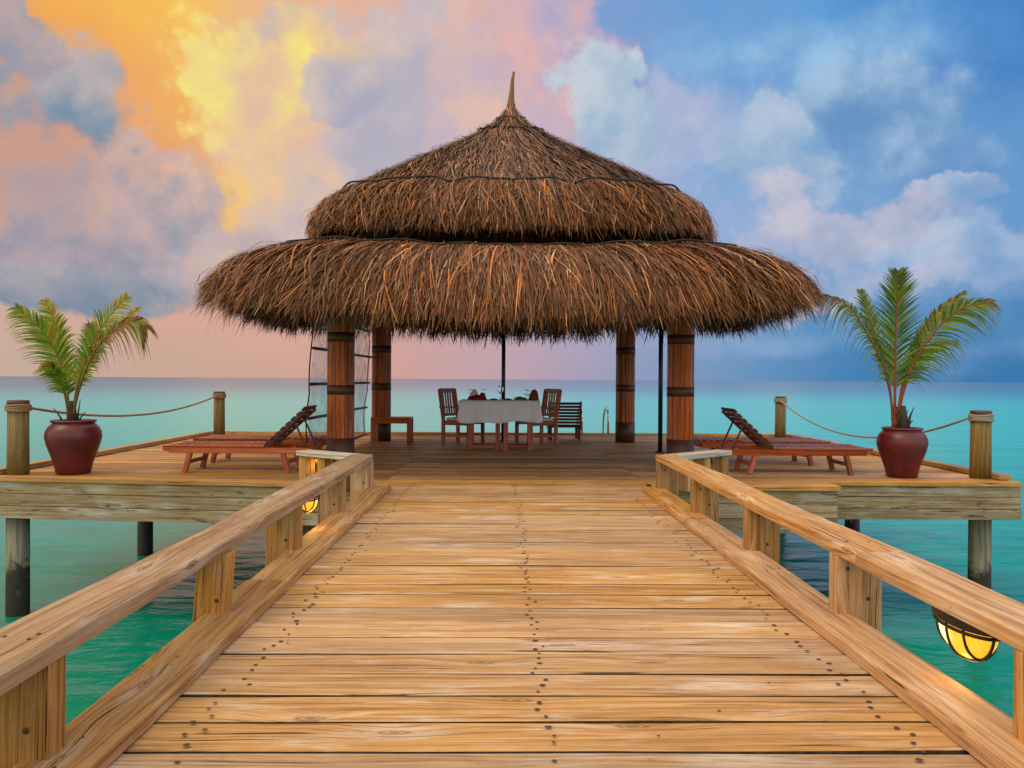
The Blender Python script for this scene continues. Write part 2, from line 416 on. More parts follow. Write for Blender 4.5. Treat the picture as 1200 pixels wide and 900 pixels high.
def m_pile():
    """round timber going into the sea: pale above, black weed from the tide line down"""
    m, t, p = mat('tide stained pile')
    co = t.n('ShaderNodeTexCoord')
    geo = t.n('ShaderNodeNewGeometry')
    s = t.n('ShaderNodeSeparateXYZ'); t.put(s.inputs[0], geo.outputs['Position'])
    nz = t.noise(co.outputs['Object'], 7.0, 6, 0.65)
    st = t.noise(t.xyz(t.m('MULTIPLY', s.outputs[0], 30.0), t.m('MULTIPLY', s.outputs[1], 30.0), t.m('MULTIPLY', s.outputs[2], 1.5)), 1.0, 4)
    c = t.ramp(st.outputs[0], [(0.35, (0.10, 0.085, 0.05, 1)), (0.55, (0.22, 0.23, 0.17, 1)), (0.7, (0.30, 0.22, 0.12, 1))])
    z = t.m('MULTIPLY_ADD', nz.outputs[0], 0.7, s.outputs[2])
    c = t.mix(t.sstep(z, -0.62, -0.78), c, (0.018, 0.016, 0.010, 1))
    rust = t.noise(co.outputs['Object'], 4.0, 3)
    c = t.mix(t.sstep(rust.outputs[0], 0.6, 0.72, 0.0, 0.6), c, (0.16, 0.05, 0.015, 1))
    t.put(p.inputs['Base Color'], c); p.inputs['Roughness'].default_value = 0.75
    b = t.n('ShaderNodeBump'); b.inputs['Strength'].default_value = 0.8; b.inputs['Distance'].default_value = 0.03
    t.put(b.inputs['Height'], nz.outputs[0]); t.put(p.inputs['Normal'], b.outputs[0])
    return m
M['pile'] = m_pile()

def m_attrcol(name, rough=0.6, sub=0.0, spec=0.3):
    m, t, p = mat(name)
    a = t.n('ShaderNodeAttribute', attribute_name='tint')
    t.put(p.inputs['Base Color'], a.outputs['Color'])
    p.inputs['Roughness'].default_value = rough
    p.inputs['Specular IOR Level'].default_value = spec
    if sub:
        o = [n for n in t.nt.nodes if n.type == 'OUTPUT_MATERIAL'][0]
        tl = t.n('ShaderNodeBsdfTranslucent'); t.put(tl.inputs[0], a.outputs['Color'])
        mx = t.n('ShaderNodeMixShader'); mx.inputs[0].default_value = sub
        t.nt.links.new(p.outputs[0], mx.inputs[1]); t.nt.links.new(tl.outputs[0], mx.inputs[2])
        t.nt.links.new(mx.outputs[0], o.inputs[0])
    return m
M['straw'] = m_attrcol('dry thatch straw', 0.55, 0.0, 0.35)
M['leaflet'] = m_attrcol('palm leaflets', 0.42, 0.35, 0.4)

def m_water():
    m, t, p = mat('lagoon water')
    geo = t.n('ShaderNodeNewGeometry')
    s = t.n('ShaderNodeSeparateXYZ'); t.put(s.inputs[0], geo.outputs['Position'])
    X, Y = s.outputs[0], s.outputs[1]
    dist = t.m('SQRT', t.m('ADD', t.m('MULTIPLY', X, X), t.m('MULTIPLY', Y, Y)))
    ld = t.m('LOGARITHM', t.m('MAXIMUM', dist, 1.0), 10.0)
    big = t.noise(t.xyz(t.m('MULTIPLY', X, 0.012), t.m('MULTIPLY', Y, 0.035)), 1.0, 4, 0.6)
    ldn = t.m('MULTIPLY_ADD', t.m('SUBTRACT', big.outputs[0], 0.5), 0.28, ld)
    c = t.ramp(t.m('MULTIPLY', ldn, 0.25), [
        (0.20, (0.000, 0.185, 0.105, 1)), (0.27, (0.000, 0.235, 0.165, 1)), (0.34, (0.002, 0.32, 0.285, 1)),
        (0.44, (0.010, 0.43, 0.42, 1)), (0.50, (0.018, 0.42, 0.46, 1)), (0.60, (0.02, 0.16, 0.28, 1)), (0.72, (0.015, 0.10, 0.21, 1))])
    # sandy and weedy patches on the sea bed
    bed = t.noise(t.xyz(t.m('MULTIPLY', X, 0.22), t.m('MULTIPLY', Y, 0.22)), 1.0, 5, 0.6)
    c = t.mix(t.m('MULTIPLY', t.sstep(bed.outputs[0], 0.45, 0.7), t.sstep(ld, 1.7, 1.0, 0.0, 0.55)), c, (0.0, 0.10, 0.07, 1))
    t.put(p.inputs['Base Color'], c)
    p.inputs['Roughness'].default_value = 0.20
    p.inputs['IOR'].default_value = 1.33
    p.inputs['Specular IOR Level'].default_value = 0.5
    w1 = t.noise(t.xyz(t.m('MULTIPLY', X, 1.1), t.m('MULTIPLY', Y, 2.6)), 1.0, 4, 0.55, 0.4)
    w2 = t.noise(t.xyz(t.m('MULTIPLY', X, 0.16), t.m('MULTIPLY', Y, 0.42)), 1.0, 3, 0.5)
    h = t.m('ADD', t.m('MULTIPLY', w1.outputs[0], 0.09), t.m('MULTIPLY', w2.outputs[0], 0.5))
    b = t.n('ShaderNodeBump')
    b.inputs['Distance'].default_value = 1.0
    t.put(b.inputs['Strength'], t.sstep(ld, 0.9, 2.4, 0.55, 0.26))
    t.put(b.inputs['Height'], h)
    t.put(p.inputs['Normal'], b.outputs[0])
    return m
M['water'] = m_water()

# ------------------------------------------------------------------ mesh builder
class MB:
    def __init__(s):
        s.v, s.f, s.uv, s.r, s.mi, s.sm = [], [], [], [], [], []
    def add(s, verts, faces, uvs, r=None, mi=0, smooth=False):
        o = len(s.v)
        r = rng.random() if r is None else r
        s.v += [tuple(x) for x in verts]
        for f, u in zip(faces, uvs):
            s.f.append(tuple(i+o for i in f)); s.uv += u; s.r.append(r); s.mi.append(mi); s.sm.append(smooth)
    def box(s, c, size, rot=None, r=None, mi=0, taper=None):
        """box with grain running along its longest side; taper=(fx,fy) scales the top"""
        hx, hy, hz = size[0]/2, size[1]/2, size[2]/2
        loc = [Vector((x*hx, y*hy, z*hz)) for z in (-1, 1) for y in (-1, 1) for x in (-1, 1)]
        if taper:
            for q in loc[4:]:
                q.x *= taper[0]; q.y *= taper[1]
        ax = max(range(3), key=lambda i: size[i])
        o1, o2 = [i for i in range(3) if i != ax]
        off = rng.random()*3
        faces = [(0, 2, 3, 1), (4, 5, 7, 6), (0, 1, 5, 4), (2, 6, 7, 3), (0, 4, 6, 2), (1, 3, 7, 5)]
        uvs = []
        for f in faces:
            q = [loc[i] for i in f]
            n = (q[1]-q[0]).cross(q[2]-q[0])
            na = max(range(3), key=lambda i: abs(n[i]))
            if na == ax:
                uvs.append([(p[o1]+off, p[o2]*1.0+off) for p in q])
            else:
                w = o2 if na == o1 else o1
                uvs.append([(p[ax]+off, p[w]+off+na*0.7) for p in q])
        mt = rot.to_3x3() if rot is not None else None
        cv = Vector(c)
        s.add([(mt @ p if mt else p)+cv for p in loc], faces, uvs, r, mi)
    def bar(s, a, b, w, d, r=None, mi=0, upv=(0, 0, 1)):
        """square bar from a to b, w wide and d deep"""
        a, b = Vector(a), Vector(b)
        z = (b-a); L = z.length; z.normalize()
        u = Vector(upv)
        if abs(u.dot(z)) > 0.98:
            u = Vector((0, 1, 0))
        x = u.cross(z).normalized(); y = z.cross(x)
        rot = Matrix((x, y, z)).transposed()
        s.box((a+b)/2, (w, d, L), rot, r, mi)
    def tube(s, pts, rad, n=8, r=None, mi=0, cap=True, closed=False):
        pts = [Vector(p) for p in pts]
        rads = rad if isinstance(rad, (list, tuple)) else [rad]*len(pts)
        rings = []
        ref = Vector((0, 0, 1))
        L = 0; ls = []
        for i, p in enumerate(pts):
            if i:
                L += (p-pts[i-1]).length
            ls.append(L)
            if closed:
                t = (pts[(i+1) % len(pts)]-pts[i-1]).normalized()
            else:
                t = (pts[min(i+1, len(pts)-1)]-pts[max(i-1, 0)]).normalized()
            u = ref if abs(t.dot(ref)) < 0.95 else Vector((0, 1, 0))
            x = u.cross(t).normalized(); y = t.cross(x)
            rings.append([p+(x*math.cos(2*math.pi*k/n)+y*math.sin(2*math.pi*k/n))*rads[i] for k in range(n)])
        V = [q for rg in rings for q in rg]
        F, UV = [], []
        N = len(pts)
        for i in range(N if closed else N-1):
            j = (i+1) % N
            for k in range(n):
                k2 = (k+1) % n
                F.append((i*n+k, i*n+k2, j*n+k2, j*n+k))
                c = 2*math.pi*rads[i]/n
                l2 = ls[j] if j else L
                UV.append([(ls[i], k*c), (ls[i], (k+1)*c), (l2, (k+1)*c), (l2, k*c)])
        if cap and not closed:
            F.append(tuple(range(n-1, -1, -1))); UV.append([(q.x, q.y) for q in reversed(rings[0])])
            F.append(tuple((N-1)*n+k for k in range(n))); UV.append([(q.x, q.y) for q in rings[-1]])
        s.add(V, F, UV, r, mi, True)
    def lathe(s, prof, c=(0, 0, 0), n=40, r=None, mi=0, closed_top=False):
        cv = Vector(c)
        V = [cv+Vector((pr*math.cos(2*math.pi*k/n), pr*math.sin(2*math.pi*k/n), z)) for pr, z in prof for k in range(n)]
        F, UV = [], []
        for i in range(len(prof)-1):
            for k in range(n):
                k2 = (k+1) % n
                F.append((i*n+k, i*n+k2, (i+1)*n+k2, (i+1)*n+k))
                a, b = prof[i], prof[i+1]
                UV.append([(a[1], k*.02), (a[1], (k+1)*.02), (b[1], (k+1)*.02), (b[1], k*.02)])
        s.add(V, F, UV, r, mi, True)
    def build(s, name, m, parent=None, bevel=0.0, seg=2, org=None):
        me = bpy.data.meshes.new(name)
        org = Vector(org) if org is not None else None
        vv = s.v if org is None else [tuple(Vector(p)-org) for p in s.v]
        me.from_pydata(vv, [], s.f)
        ul = me.uv_layers.new(name='grain')
        ul.data.foreach_set('uv', np.array(s.uv, dtype=np.float32).ravel())
        a = me.attributes.new('rnd', 'FLOAT', 'FACE')
        a.data.foreach_set('value', np.array(s.r, dtype=np.float32))
        me.polygons.foreach_set('material_index', np.array(s.mi, dtype=np.int32))
        me.polygons.foreach_set('use_smooth', np.array(s.sm, dtype=bool))
        for mm in (m if isinstance(m, (list, tuple)) else [m]):
            me.materials.append(mm)
        me.update()
        o = bpy.data.objects.new(name, me)
        COL.objects.link(o)
        if org is not None:
            o.location = org
        if parent:
            o.parent = parent
        if bevel:
            b = o.modifiers.new('bevel', 'BEVEL'); b.width = bevel; b.segments = seg; b.limit_method = 'ANGLE'; b.angle_limit = R(40)
        return o

def tag(o, label=None, cat=None, group=None, kind=None):
    if label: o['label'] = label
    if cat: o['category'] = cat
    if group: o['group'] = group
    if kind: o['kind'] = kind
    return o
def empty(name, loc, rz=0):
    o = bpy.data.objects.new(name, None)
    COL.objects.link(o)
    o.location = loc; o.rotation_euler = (0, 0, rz); o.empty_display_size = 0.2
    return o
def copy_tree(o, parent=None):
    c = o.copy(); COL.objects.link(c)
    c.parent = parent
    for ch in [x for x in list(COL.objects) if x.parent == o]:
        copy_tree(ch, c)
    return c
def at(px, py, Y):
    return Vector(((px-588)/FPX*Y, Y, HC-(py-444-(px-588)*0.0062)/FPX*Y))
def rz(a): return Matrix.Rotation(a, 3, 'Z')
def rx(a): return Matrix.Rotation(a, 3, 'X')
def ry(a): return Matrix.Rotation(a, 3, 'Y')

# ================================================================== SETTING
# ---- sea
mb = MB()
S = 26000
mb.add([(-S, -S, -1.65), (S, -S, -1.65), (S, S, -1.65), (-S, S, -1.65)], [(0, 1, 2, 3)], [[(0, 0), (1, 0), (1, 1), (0, 1)]])
tag(mb.build('water', M['water']), kind='structure')

# ---- boards laid crosswise
def plank(mb, x0, x1, y0, y1, z, th=0.045, seg=14, jit=0.003, ang=0.0, r=None):
    r = rng.random() if r is None else r
    ph = [rng.random()*6.28 for _ in range(6)]
    off = rng.random()*4
    V, F, UV = [], [], []
    yc = (y0+y1)/2
    prof = lambda ya, yb, zz: [(ya, zz-th), (ya, zz-0.0035), (ya+0.006, zz), (yc, zz+0.0012), (yb-0.007, zz), (yb, zz-0.004), (yb, zz-th)]
    n = 7
    for i in range(seg+1):
        x = x0+(x1-x0)*i/seg
        w = lambda k, q: jit*math.sin(x*2.1*q+ph[k])+jit*.6*math.sin(x*5.3*q+ph[k+1])
        sh = (x-(x0+x1)/2)*ang
        ya, yb = y0+w(0, 1)+sh, y1+w(2, 1.1)+sh
        zz = z+0.0018*math.sin(x*1.3+ph[4])
        for yy, z2 in prof(ya, yb, zz):
            V.append((x, yy, z2))
    vv = [-th, 0, .006, (y1-y0)/2, (y1-y0)-.006, (y1-y0), (y1-y0)+th]
    for i in range(seg):
        xa = x0+(x1-x0)*i/seg+off; xb = x0+(x1-x0)*(i+1)/seg+off
        for k in range(n-1):
            F.append((i*n+k, (i+1)*n+k, (i+1)*n+k+1, i*n+k+1))
            UV.append([(xa, vv[k]+off), (xb, vv[k]+off), (xb, vv[k+1]+off), (xa, vv[k+1]+off)])
    F.append(tuple(range(n))); UV.append([(q[1], q[2]) for q in V[:n]])
    F.append(tuple(range(seg*n+n-1, seg*n-1, -1))); UV.append([(q[1], q[2]) for q in V[:-n-1:-1]])
    o_ = len(mb.f); mb.add(V, F, UV, r, 0, False)
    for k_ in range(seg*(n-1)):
        if k_ % (n-1) in (0, n-2): mb.mi[o_+k_] = 2  # upright sides take the painted gap shade

def screw(mb, x, y, z, rad=0.006):
    n = 8
    e = rng.uniform(0.8, 1.5)
    V = [(x+rad*e*math.cos(6.283*k/n), y+rad*math.sin(6.283*k/n), z) for k in range(n)]
    mb.add(V, [tuple(range(n))], [[(0, 0)]*n], 0.5, 1)

# ---- walkway
wk = MB()
pitch = 0.2175
y = -1.3
WX0, WX1 = -1.30, 1.60
while y < 8.42:
    w = pitch*rng.uniform(0.93, 1.07)
    g = rng.uniform(0.009, 0.015) if rng.random() > 0.35 else rng.uniform(0.015, 0.024)
    y1 = min(y+w-g, 8.44)
    plank(wk, WX0+rng.uniform(-.02, .02), WX1+rng.uniform(-.02, .02), y, y1, rng.uniform(-0.002, 0.002), seg=16, jit=0.0026, ang=rng.uniform(-.0016, .0016))
    for xr in (-0.97, 0.155, 1.30):
        for q in range(rng.choice([3, 3, 4])):
            screw(wk, xr+rng.gauss(0, .022), y+(y1-y)*((q+.5)/3.6+rng.uniform(-.06, .06)), 0.0062, rng.uniform(.0065, .0105))
    for q in range(rng.choice([0, 0, 1])):
        screw(wk, rng.uniform(-1, 1.4), rng.uniform(y+.03, y1-.03), 0.0062, .005)
    y += w
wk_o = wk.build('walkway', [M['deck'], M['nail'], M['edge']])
tag(wk_o, kind='structure')
jo = MB()
for xr in (-1.02, 0.155, 1.35):
    jo.box((xr, 3.5, -0.165), (0.09, 9.8, 0.22))
jo.build('joist', M['fascia'], wk_o)

# ---- platform
PX0, PX1, PY0, PY1 = -5.97, 5.97, 8.45, 15.68
def front_y(x):
    if x < -1.6: return 8.47+(-1.6-x)*0.11
    if x < 3.72: return 8.47
    return 8.86
pl = MB()
y = 15.66
pw = 0.146
row = 0
while y > 8.40:
    y0, y1 = y-pw+rng.uniform(.003, .007), y
    cuts = [PX0, -1.30+rng.uniform(-.5, .5)*(row % 2), 1.62, PX1]
    for a, b in zip(cuts[:-1], cuts[1:]):
        xa, xb = a+.002, b-.002
        # clip against the front edge
        if xb < 0 and a < -1.7:
            lim = -1.6-(y0-8.47)/0.11 if y0 > 8.47 else 99
            if y0 < 8.95:
                xa = max(xa, -1.6-(max(y0, 8.47)-8.47)/0.11)
                if y0 < 8.47: xa = max(xa, -1.6)
        if a > 1 and y0 < 8.86: xb = min(xb, 3.72)
        if y0 < 8.44: continue
        if xb-xa > 0.15:
            plank(pl, xa, xb, y0, y1, -0.004+rng.uniform(-.0015, .0015), seg=8, jit=0.0015)
            for xr in (-5.6, -4.4, -3.2, -2.0, -.9, .3, 1.5, 2.7, 3.9, 5.1):
                if xa < xr < xb and y0 < 12:
                    screw(pl, xr+rng.gauss(0, .012), (y0+y1)/2+rng.gauss(0, .03), .003, .005)
    y -= pw
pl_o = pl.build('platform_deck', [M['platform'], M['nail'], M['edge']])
tag(pl_o, kind='structure')
# edge boards under the front, sides and back
def fasc(x0, y0, x1, y1, ztop, heights, name='edge_board'):
    z = ztop
    for h in heights:
        f = MB()
        d = Vector((x1-x0, y1-y0, 0)); L = d.length
        a = math.atan2(d.y, d.x)
        f.box(((x0+x1)/2, (y0+y1)/2, z-h/2+0.002), (L, 0.05+rng.uniform(-.004, .004), h-0.006), rz(a))
        f.build(name, M['fascia'], pl_o, bevel=0.004)
        z -= h
fasc(-6.0, front_y(-6.0)-.035, -1.36, 8.42, -0.055, (.135, .145, .145))
fasc(1.68, 8.41, 3.70, 8.41, -0.055, (.15, .16, .16))
fasc(3.66, 8.81, 6.0, 8.81, -0.055, (.125, .14, .125))
fasc(6.0, 8.80, 6.0, 15.7, -0.055, (.125, .14, .125))
fasc(-6.0, 8.94, -6.0, 15.7, -0.055, (.135, .145, .145))
fasc(-6.0, 15.73, 6.0, 15.73, -0.055, (.15, .15))
for (x0, y0, x1, y1) in ((-5.99, 8.91, -1.34, 8.40), (1.66, 8.385, 3.72, 8.385), (3.62, 8.79, 5.99, 8.79)):   # nosing board over the front
    f = MB(); d = Vector((x1-x0, y1-y0, 0))
    f.box(((x0+x1)/2, (y0+y1)/2+.04, -0.026), (d.length, .16, .052), rz(math.atan2(d.y, d.x)))
    f.build('nosing_board', M['platform'], pl_o, bevel=.005)
for (c, sz) in (((-5.90, 12.3, .035), (.14, 6.6, .06)), ((5.90, 12.25, .035), (.14, 6.7, .06)), ((0.0, 15.63, .035), (11.7, .12, .06))):
    f = MB(); f.box(c, sz); f.build('edge_kerb', M['platform'], pl_o, bevel=.006)
for (px_, py_) in ((-5.62, 12.2), (5.62, 12.2), (-2.2, 9.0), (2.3, 9.0), (-2.2, 12.2), (2.3, 12.2), (-2.2, 15.2), (2.3, 15.2), (-3.9, 15.2), (4.0, 15.2)):
    f = MB(); f.tube([(px_, py_, -3.2), (px_, py_, -1.6), (px_, py_, -.5)], [.118, .115, .11], 18)
    f.build('support_pile', M['pile'], pl_o)
for yb in (9.2, 12.2, 15.2):
    f = MB(); f.box((0, yb, -.33), (11.6, .14, .22)); f.build('cross_beam', M['fascia'], pl_o)
for (px_, py_) in ((-1.1, 1.2), (1.4, 1.2), (-1.1, 5.2), (1.4, 5.2)):
    f = MB(); f.tube([(px_, py_, -3.2), (px_, py_, -.28)], .115, 16)
    f.build('support_pile', M['pile'], wk_o)

# ================================================================== RAILINGS
def long_board(mb, pts_x0, pts_x1, y0, y1, z0, z1, seg=30, jit=.0045):
    """a long board along Y with slightly worn, wandering edges"""
    ph = [rng.random()*6 for _ in range(6)]
    off = rng.random()*5
    r = rng.random()
    V, F, UV = [], [], []
    for i in range(seg+1):
        yy = y0+(y1-y0)*i/seg
        w = lambda k: jit*math.sin(yy*2.3+ph[k])+jit*.5*math.sin(yy*6.1+ph[(k+2) % 6])
        a, b = pts_x0+w(0), pts_x1+w(1)
        za, zb = z0, z1+w(3)*.6
        c = .008
        V += [(a, yy, za), (b, yy, za), (b, yy, zb-c), (b-c, yy, zb), ((a+b)/2, yy, zb+.0015), (a+c, yy, zb), (a, yy, zb-c)]
    n = 7
    vv = [0, .23, .23+z1-z0, .24+z1-z0, .36+z1-z0, .47+z1-z0, .48+z1-z0, .48+2*(z1-z0)]
    for i in range(seg):
        ua = y0+(y1-y0)*i/seg+off; ub = y0+(y1-y0)*(i+1)/seg+off
        for k in range(n):
            k2 = (k+1) % n
            F.append((i*n+k, i*n+k2, (i+1)*n+k2, (i+1)*n+k))
            UV.append([(ua, vv[k]+off), (ua, vv[k+1]+off), (ub, vv[k+1]+off), (ub, vv[k]+off)])
    F.append(tuple(range(n-1, -1, -1))); UV.append([(q[0], q[2]) for q in V[n-1::-1]] if n else [])
    F.append(tuple(range(seg*n, seg*n+n))); UV.append([(q[0], q[2]) for q in V[seg*n:]])
    mb.add(V, F, UV, r)

def railing(sgn, label):
    left = sgn < 0
    base_y = 3.0
    xi = -1.275 if left else 1.575
    root = empty('boardwalk_railing', (xi, base_y, 0))
    tag(root, label, 'railing', 'low timber railings along the walkway')
    org = Vector((xi, base_y, 0))
    bx = lambda a, b: (min(a, b), max(a, b))
    # kerb board lying on the walkway
    ci = -1.150 if left else 1.445
    co = ci+sgn*.222
    a, b = bx(ci, co)
    joint = 4.15 if left else 6.05
    for (ya, yb) in ((-1.2, joint-.002), (joint+.002, 8.0 if left else 7.86)):
        m_ = MB(); long_board(m_, a+(.004 if ya > 0 else 0), b, ya, yb, 0.006, .058)
        for q in range(7):
            yy = rng.uniform(ya, yb)
            if yy > 1: screw(m_, (a+b)/2+rng.uniform(-.07, .07), yy, .0625, .006)
        o = m_.build('kerb_board', [M['pine'], M['nail']], root); o.location = -org
    # cap
    a, b = bx(xi, xi+sgn*.225)
    yend = 7.66 if left else 7.80
    cuts = (-1.2, 3.38, yend) if not left else (-1.2, 5.9, yend)
    for ya, yb in zip(cuts[:-1], cuts[1:]):
        m_ = MB(); long_board(m_, a, b, ya+.002, yb-.002, .335, .392)
        for yy in (2.2, 2.27, 3.6, 4.9, 6.3, 7.6):
            if ya < yy < yb:
                for dx in (.06, .15):
                    screw(m_, a+dx+rng.gauss(0, .01), yy+rng.gauss(0, .02), .3975, .007)
        o = m_.build('cap_rail', [M['pine_grey' if left else 'pine'], M['nail']], root); o.location = -org
    # posts
    ys = (-.6, 0.85, 2.19, 3.58, 4.88, 6.27, 7.62) if left else (-.4, .98, 2.25, 3.58, 4.90, 6.30, 7.73)
    for i, yy in enumerate(ys):
        m_ = MB()
        wdt = .215 if not (left and i == 3) else .15
        xa, xb = bx(xi+sgn*.004, xi+sgn*(.004+wdt))
        tilt = R(4)*(1 if left and i == 3 else 0)
        zb = -.22
        m_.box(((xa+xb)/2, yy+.045, (.334+zb)/2), (xb-xa, .09, .334-zb), ry(tilt))
        o = m_.build('post', M['pine'], root, bevel=.006); o.location = -org
        for bx_, bz_ in ((.30, .27), (.68, .13)):
            cx_ = xa+(xb-xa)*(bx_+rng.uniform(-.08, .08)); cz_ = bz_+rng.uniform(-.03, .03)
            bo = MB(); bo.tube([(cx_, yy-.003, cz_), (cx_, yy+.004, cz_)], .0095, 10)
            bo.build('bolt_head', M['nail'], o)
    # short return at the far end, turning outwards over the platform
    A = Vector((xi+sgn*.11, yend-.03, 0)); 
    B = Vector((-2.10, 8.16, 0)) if left else Vector((2.46, 8.42, 0))
    d = (B-A).normalized(); L = (B-A).length
    ang = math.atan2(d.y, d.x)
    m_ = MB()
    m_.box(A+(B-A)*.53+Vector((0, 0, .362)), (L*.94, .19, .052), rz(ang))
    o = m_.build('return_cap', M['grey_cap'], root, bevel=.006); o.location = -org
    for f in (.30, .60, .93):
        m_ = MB()
        q = A+(B-A)*f
        m_.box(q+Vector((0, 0, .166)), (.10, .13, .335), rz(ang))
        o = m_.build('post', M['pine'], root, bevel=.006); o.location = -org
    return root
rail_l = railing(-1, 'low golden timber railing along the left edge of the boardwalk')
rail_r = railing(1, 'low golden timber railing along the right edge of the boardwalk')

# ---- bulkhead lamps
def bulkhead(x, yc, ztop, label, scale=1.0, power=4.0):
    root = empty('bulkhead_lamp', (x, yc, ztop))
    tag(root, label, 'lamp', 'caged amber lamps under the railings')
    n = 28
    Lh, Wh = .135*scale, .066*scale
    def ell(f, z, k=n):
        return [(Wh*f*math.cos(2*math.pi*i/k), Lh*f*math.sin(2*math.pi*i/k), z) for i in range(k)]
    def stack(name, rings, m, smooth=True):
        b = MB()
        V = [p for fz in rings for p in ell(*fz)]
        F = [(i*n+k, i*n+(k+1) % n, (i+1)*n+(k+1) % n, (i+1)*n+k) for i in range(len(rings)-1) for k in range(n)]
        F += [tuple(range(n-1, -1, -1)), tuple((len(rings)-1)*n+k for k in range(n))]
        b.add(V, F, [[(0, 0)]*len(f) for f in F], .5, 0, smooth)
        return b.build(name, m, root)
    stack('base', [(1.0, -.045*scale), (1.16, -.045*scale), (1.18, -.035*scale), (1.18, -.001)], M['black'], False)
    stack('lamp_glass', [(math.cos(R(a_)), (-.046-.112*math.sin(R(a_)))*scale) for a_ in (84, 72, 60, 48, 36, 24, 12, 0)], M['lamp'])
    cage = MB()
    zz = lambda f: -.046*scale-.118*scale*math.sqrt(max(0, 1-f*f))
    cage.tube([(p[0], p[1], -.056*scale) for p in ell(1.06, 0)], .006*scale, 6, closed=True)
    for fy in (-.55, 0.0, .55):
        q_ = math.sqrt(1-fy*fy)
        cage.tube([((Wh+.004)*q_*math.cos(a), fy*Lh, (-.046-.117*q_*math.sin(a))*scale) for a in [math.pi*k/14 for k in range(15)]], .005*scale, 6)
    cage.tube([(0, (Lh+.004)*math.cos(a), (-.046-.117*math.sin(a))*scale) for a in [math.pi*k/18 for k in range(19)]], .005*scale, 6)
    cage.build('wire_cage', M['black'], root)
    ld = bpy.data.lights.new('lamp_light', 'POINT'); ld.energy = power; ld.color = (1.0, .55, .12); ld.shadow_soft_size = .05
    lo = bpy.data.objects.new('lamp_light', ld); COL.objects.link(lo); lo.parent = root; lo.location = (0, 0, -.20*scale)
    return root
bulkhead(1.685, 2.745, .334, 'lit amber bulkhead lamp under the right railing near the camera', 1.1, .55)
bulkhead(-1.385, 5.56, .334, 'lit amber bulkhead lamp under the left railing beyond its fourth post', .95, .9)
bulkhead(-1.93, 8.14, .334, 'small lit lamp half hidden under the outward return of the left railing', .55, 1.0)

# ================================================================== PAVILION
CX, CY = 0.12, 12.15
pav = empty('thatched_pavilion', (CX, CY, 0))
tag(pav, 'open pavilion with a shaggy two tiered brown thatch roof on four red columns', 'pavilion')
NE = 5.0
def rho(th):
    return 1.0/((abs(np.cos(th))**NE+abs(np.sin(th))**NE)**(1/NE))
PROF_UP = np.array([(0.02, 5.62), (.07, 5.44), (.15, 5.26), (.34, 5.05), (.75, 4.74), (1.2, 4.44), (1.6, 4.18), (2.05, 3.88), (2.38, 3.62), (2.54, 3.44), (2.62, 3.25), (2.66, 3.05), (2.68, 2.80), (2.68, 2.5)])
PROF_LO = np.array([(2.0, 2.88), (2.6, 2.79), (3.04, 2.68), (3.35, 2.53), (3.58, 2.34), (3.73, 2.14), (3.82, 1.94), (3.87, 1.72), (3.90, 1.4)])
class Prof:
    def __init__(s, p):
        s.p = p
        s.s = np.concatenate([[0], np.cumsum(np.hypot(*np.diff(p, axis=0).T))])
    def at(s, q):
        return np.interp(q, s.s, s.p[:, 0]), np.interp(q, s.s, s.p[:, 1])
    def nrm(s, q):
        r0, z0 = s.at(q-.04); r1, z1 = s.at(q+.04)
        dr, dz = r1-r0, z1-z0
        l = np.hypot(dr, dz)+1e-9
        return -dz/l, dr/l
    def s_at_r(s, r):
        return float(np.interp(r, s.p[:, 0], s.s))
    def s_at_z(s, z):
        return float(np.interp(-z, -s.p[:, 1], s.s))
PU, PL_ = Prof(PROF_UP), Prof(PROF_LO)
def corner(th):
    return (rho(th)-1)/0.23

def shell(name, P, s0, s1, off, cornup, m, ns=26, nt=96, thick=0.22, parent=pav):
    th = np.linspace(0, 2*np.pi, nt, endpoint=False)
    ss = np.linspace(s0, s1, ns)
    V = []
    for lay, o in ((0, off), (1, off-thick)):
        for q in (ss if lay == 0 else ss[::-1]):
            r, z = P.at(q); nr, nz = P.nrm(q)
            rad = np.maximum((r+nr*o), .005)*rho(th)
            zz = z+nz*o+cornup*corner(th)*np.clip((r-1.2)/2.0, 0, 1)
            V += list(zip(rad*np.cos(th), rad*np.sin(th), zz))
    n2 = 2*ns
    F = []
    for i in range(n2):
        j = (i+1) % n2
        for k in range(nt):
            k2 = (k+1) % nt
            F.append((i*nt+k, j*nt+k, j*nt+k2, i*nt+k2))
    b = MB(); b.add([tuple(map(float, v)) for v in V], F, [[(0, 0)]*4]*len(F), .5, 0, True)
    return b.build(name, m, parent)

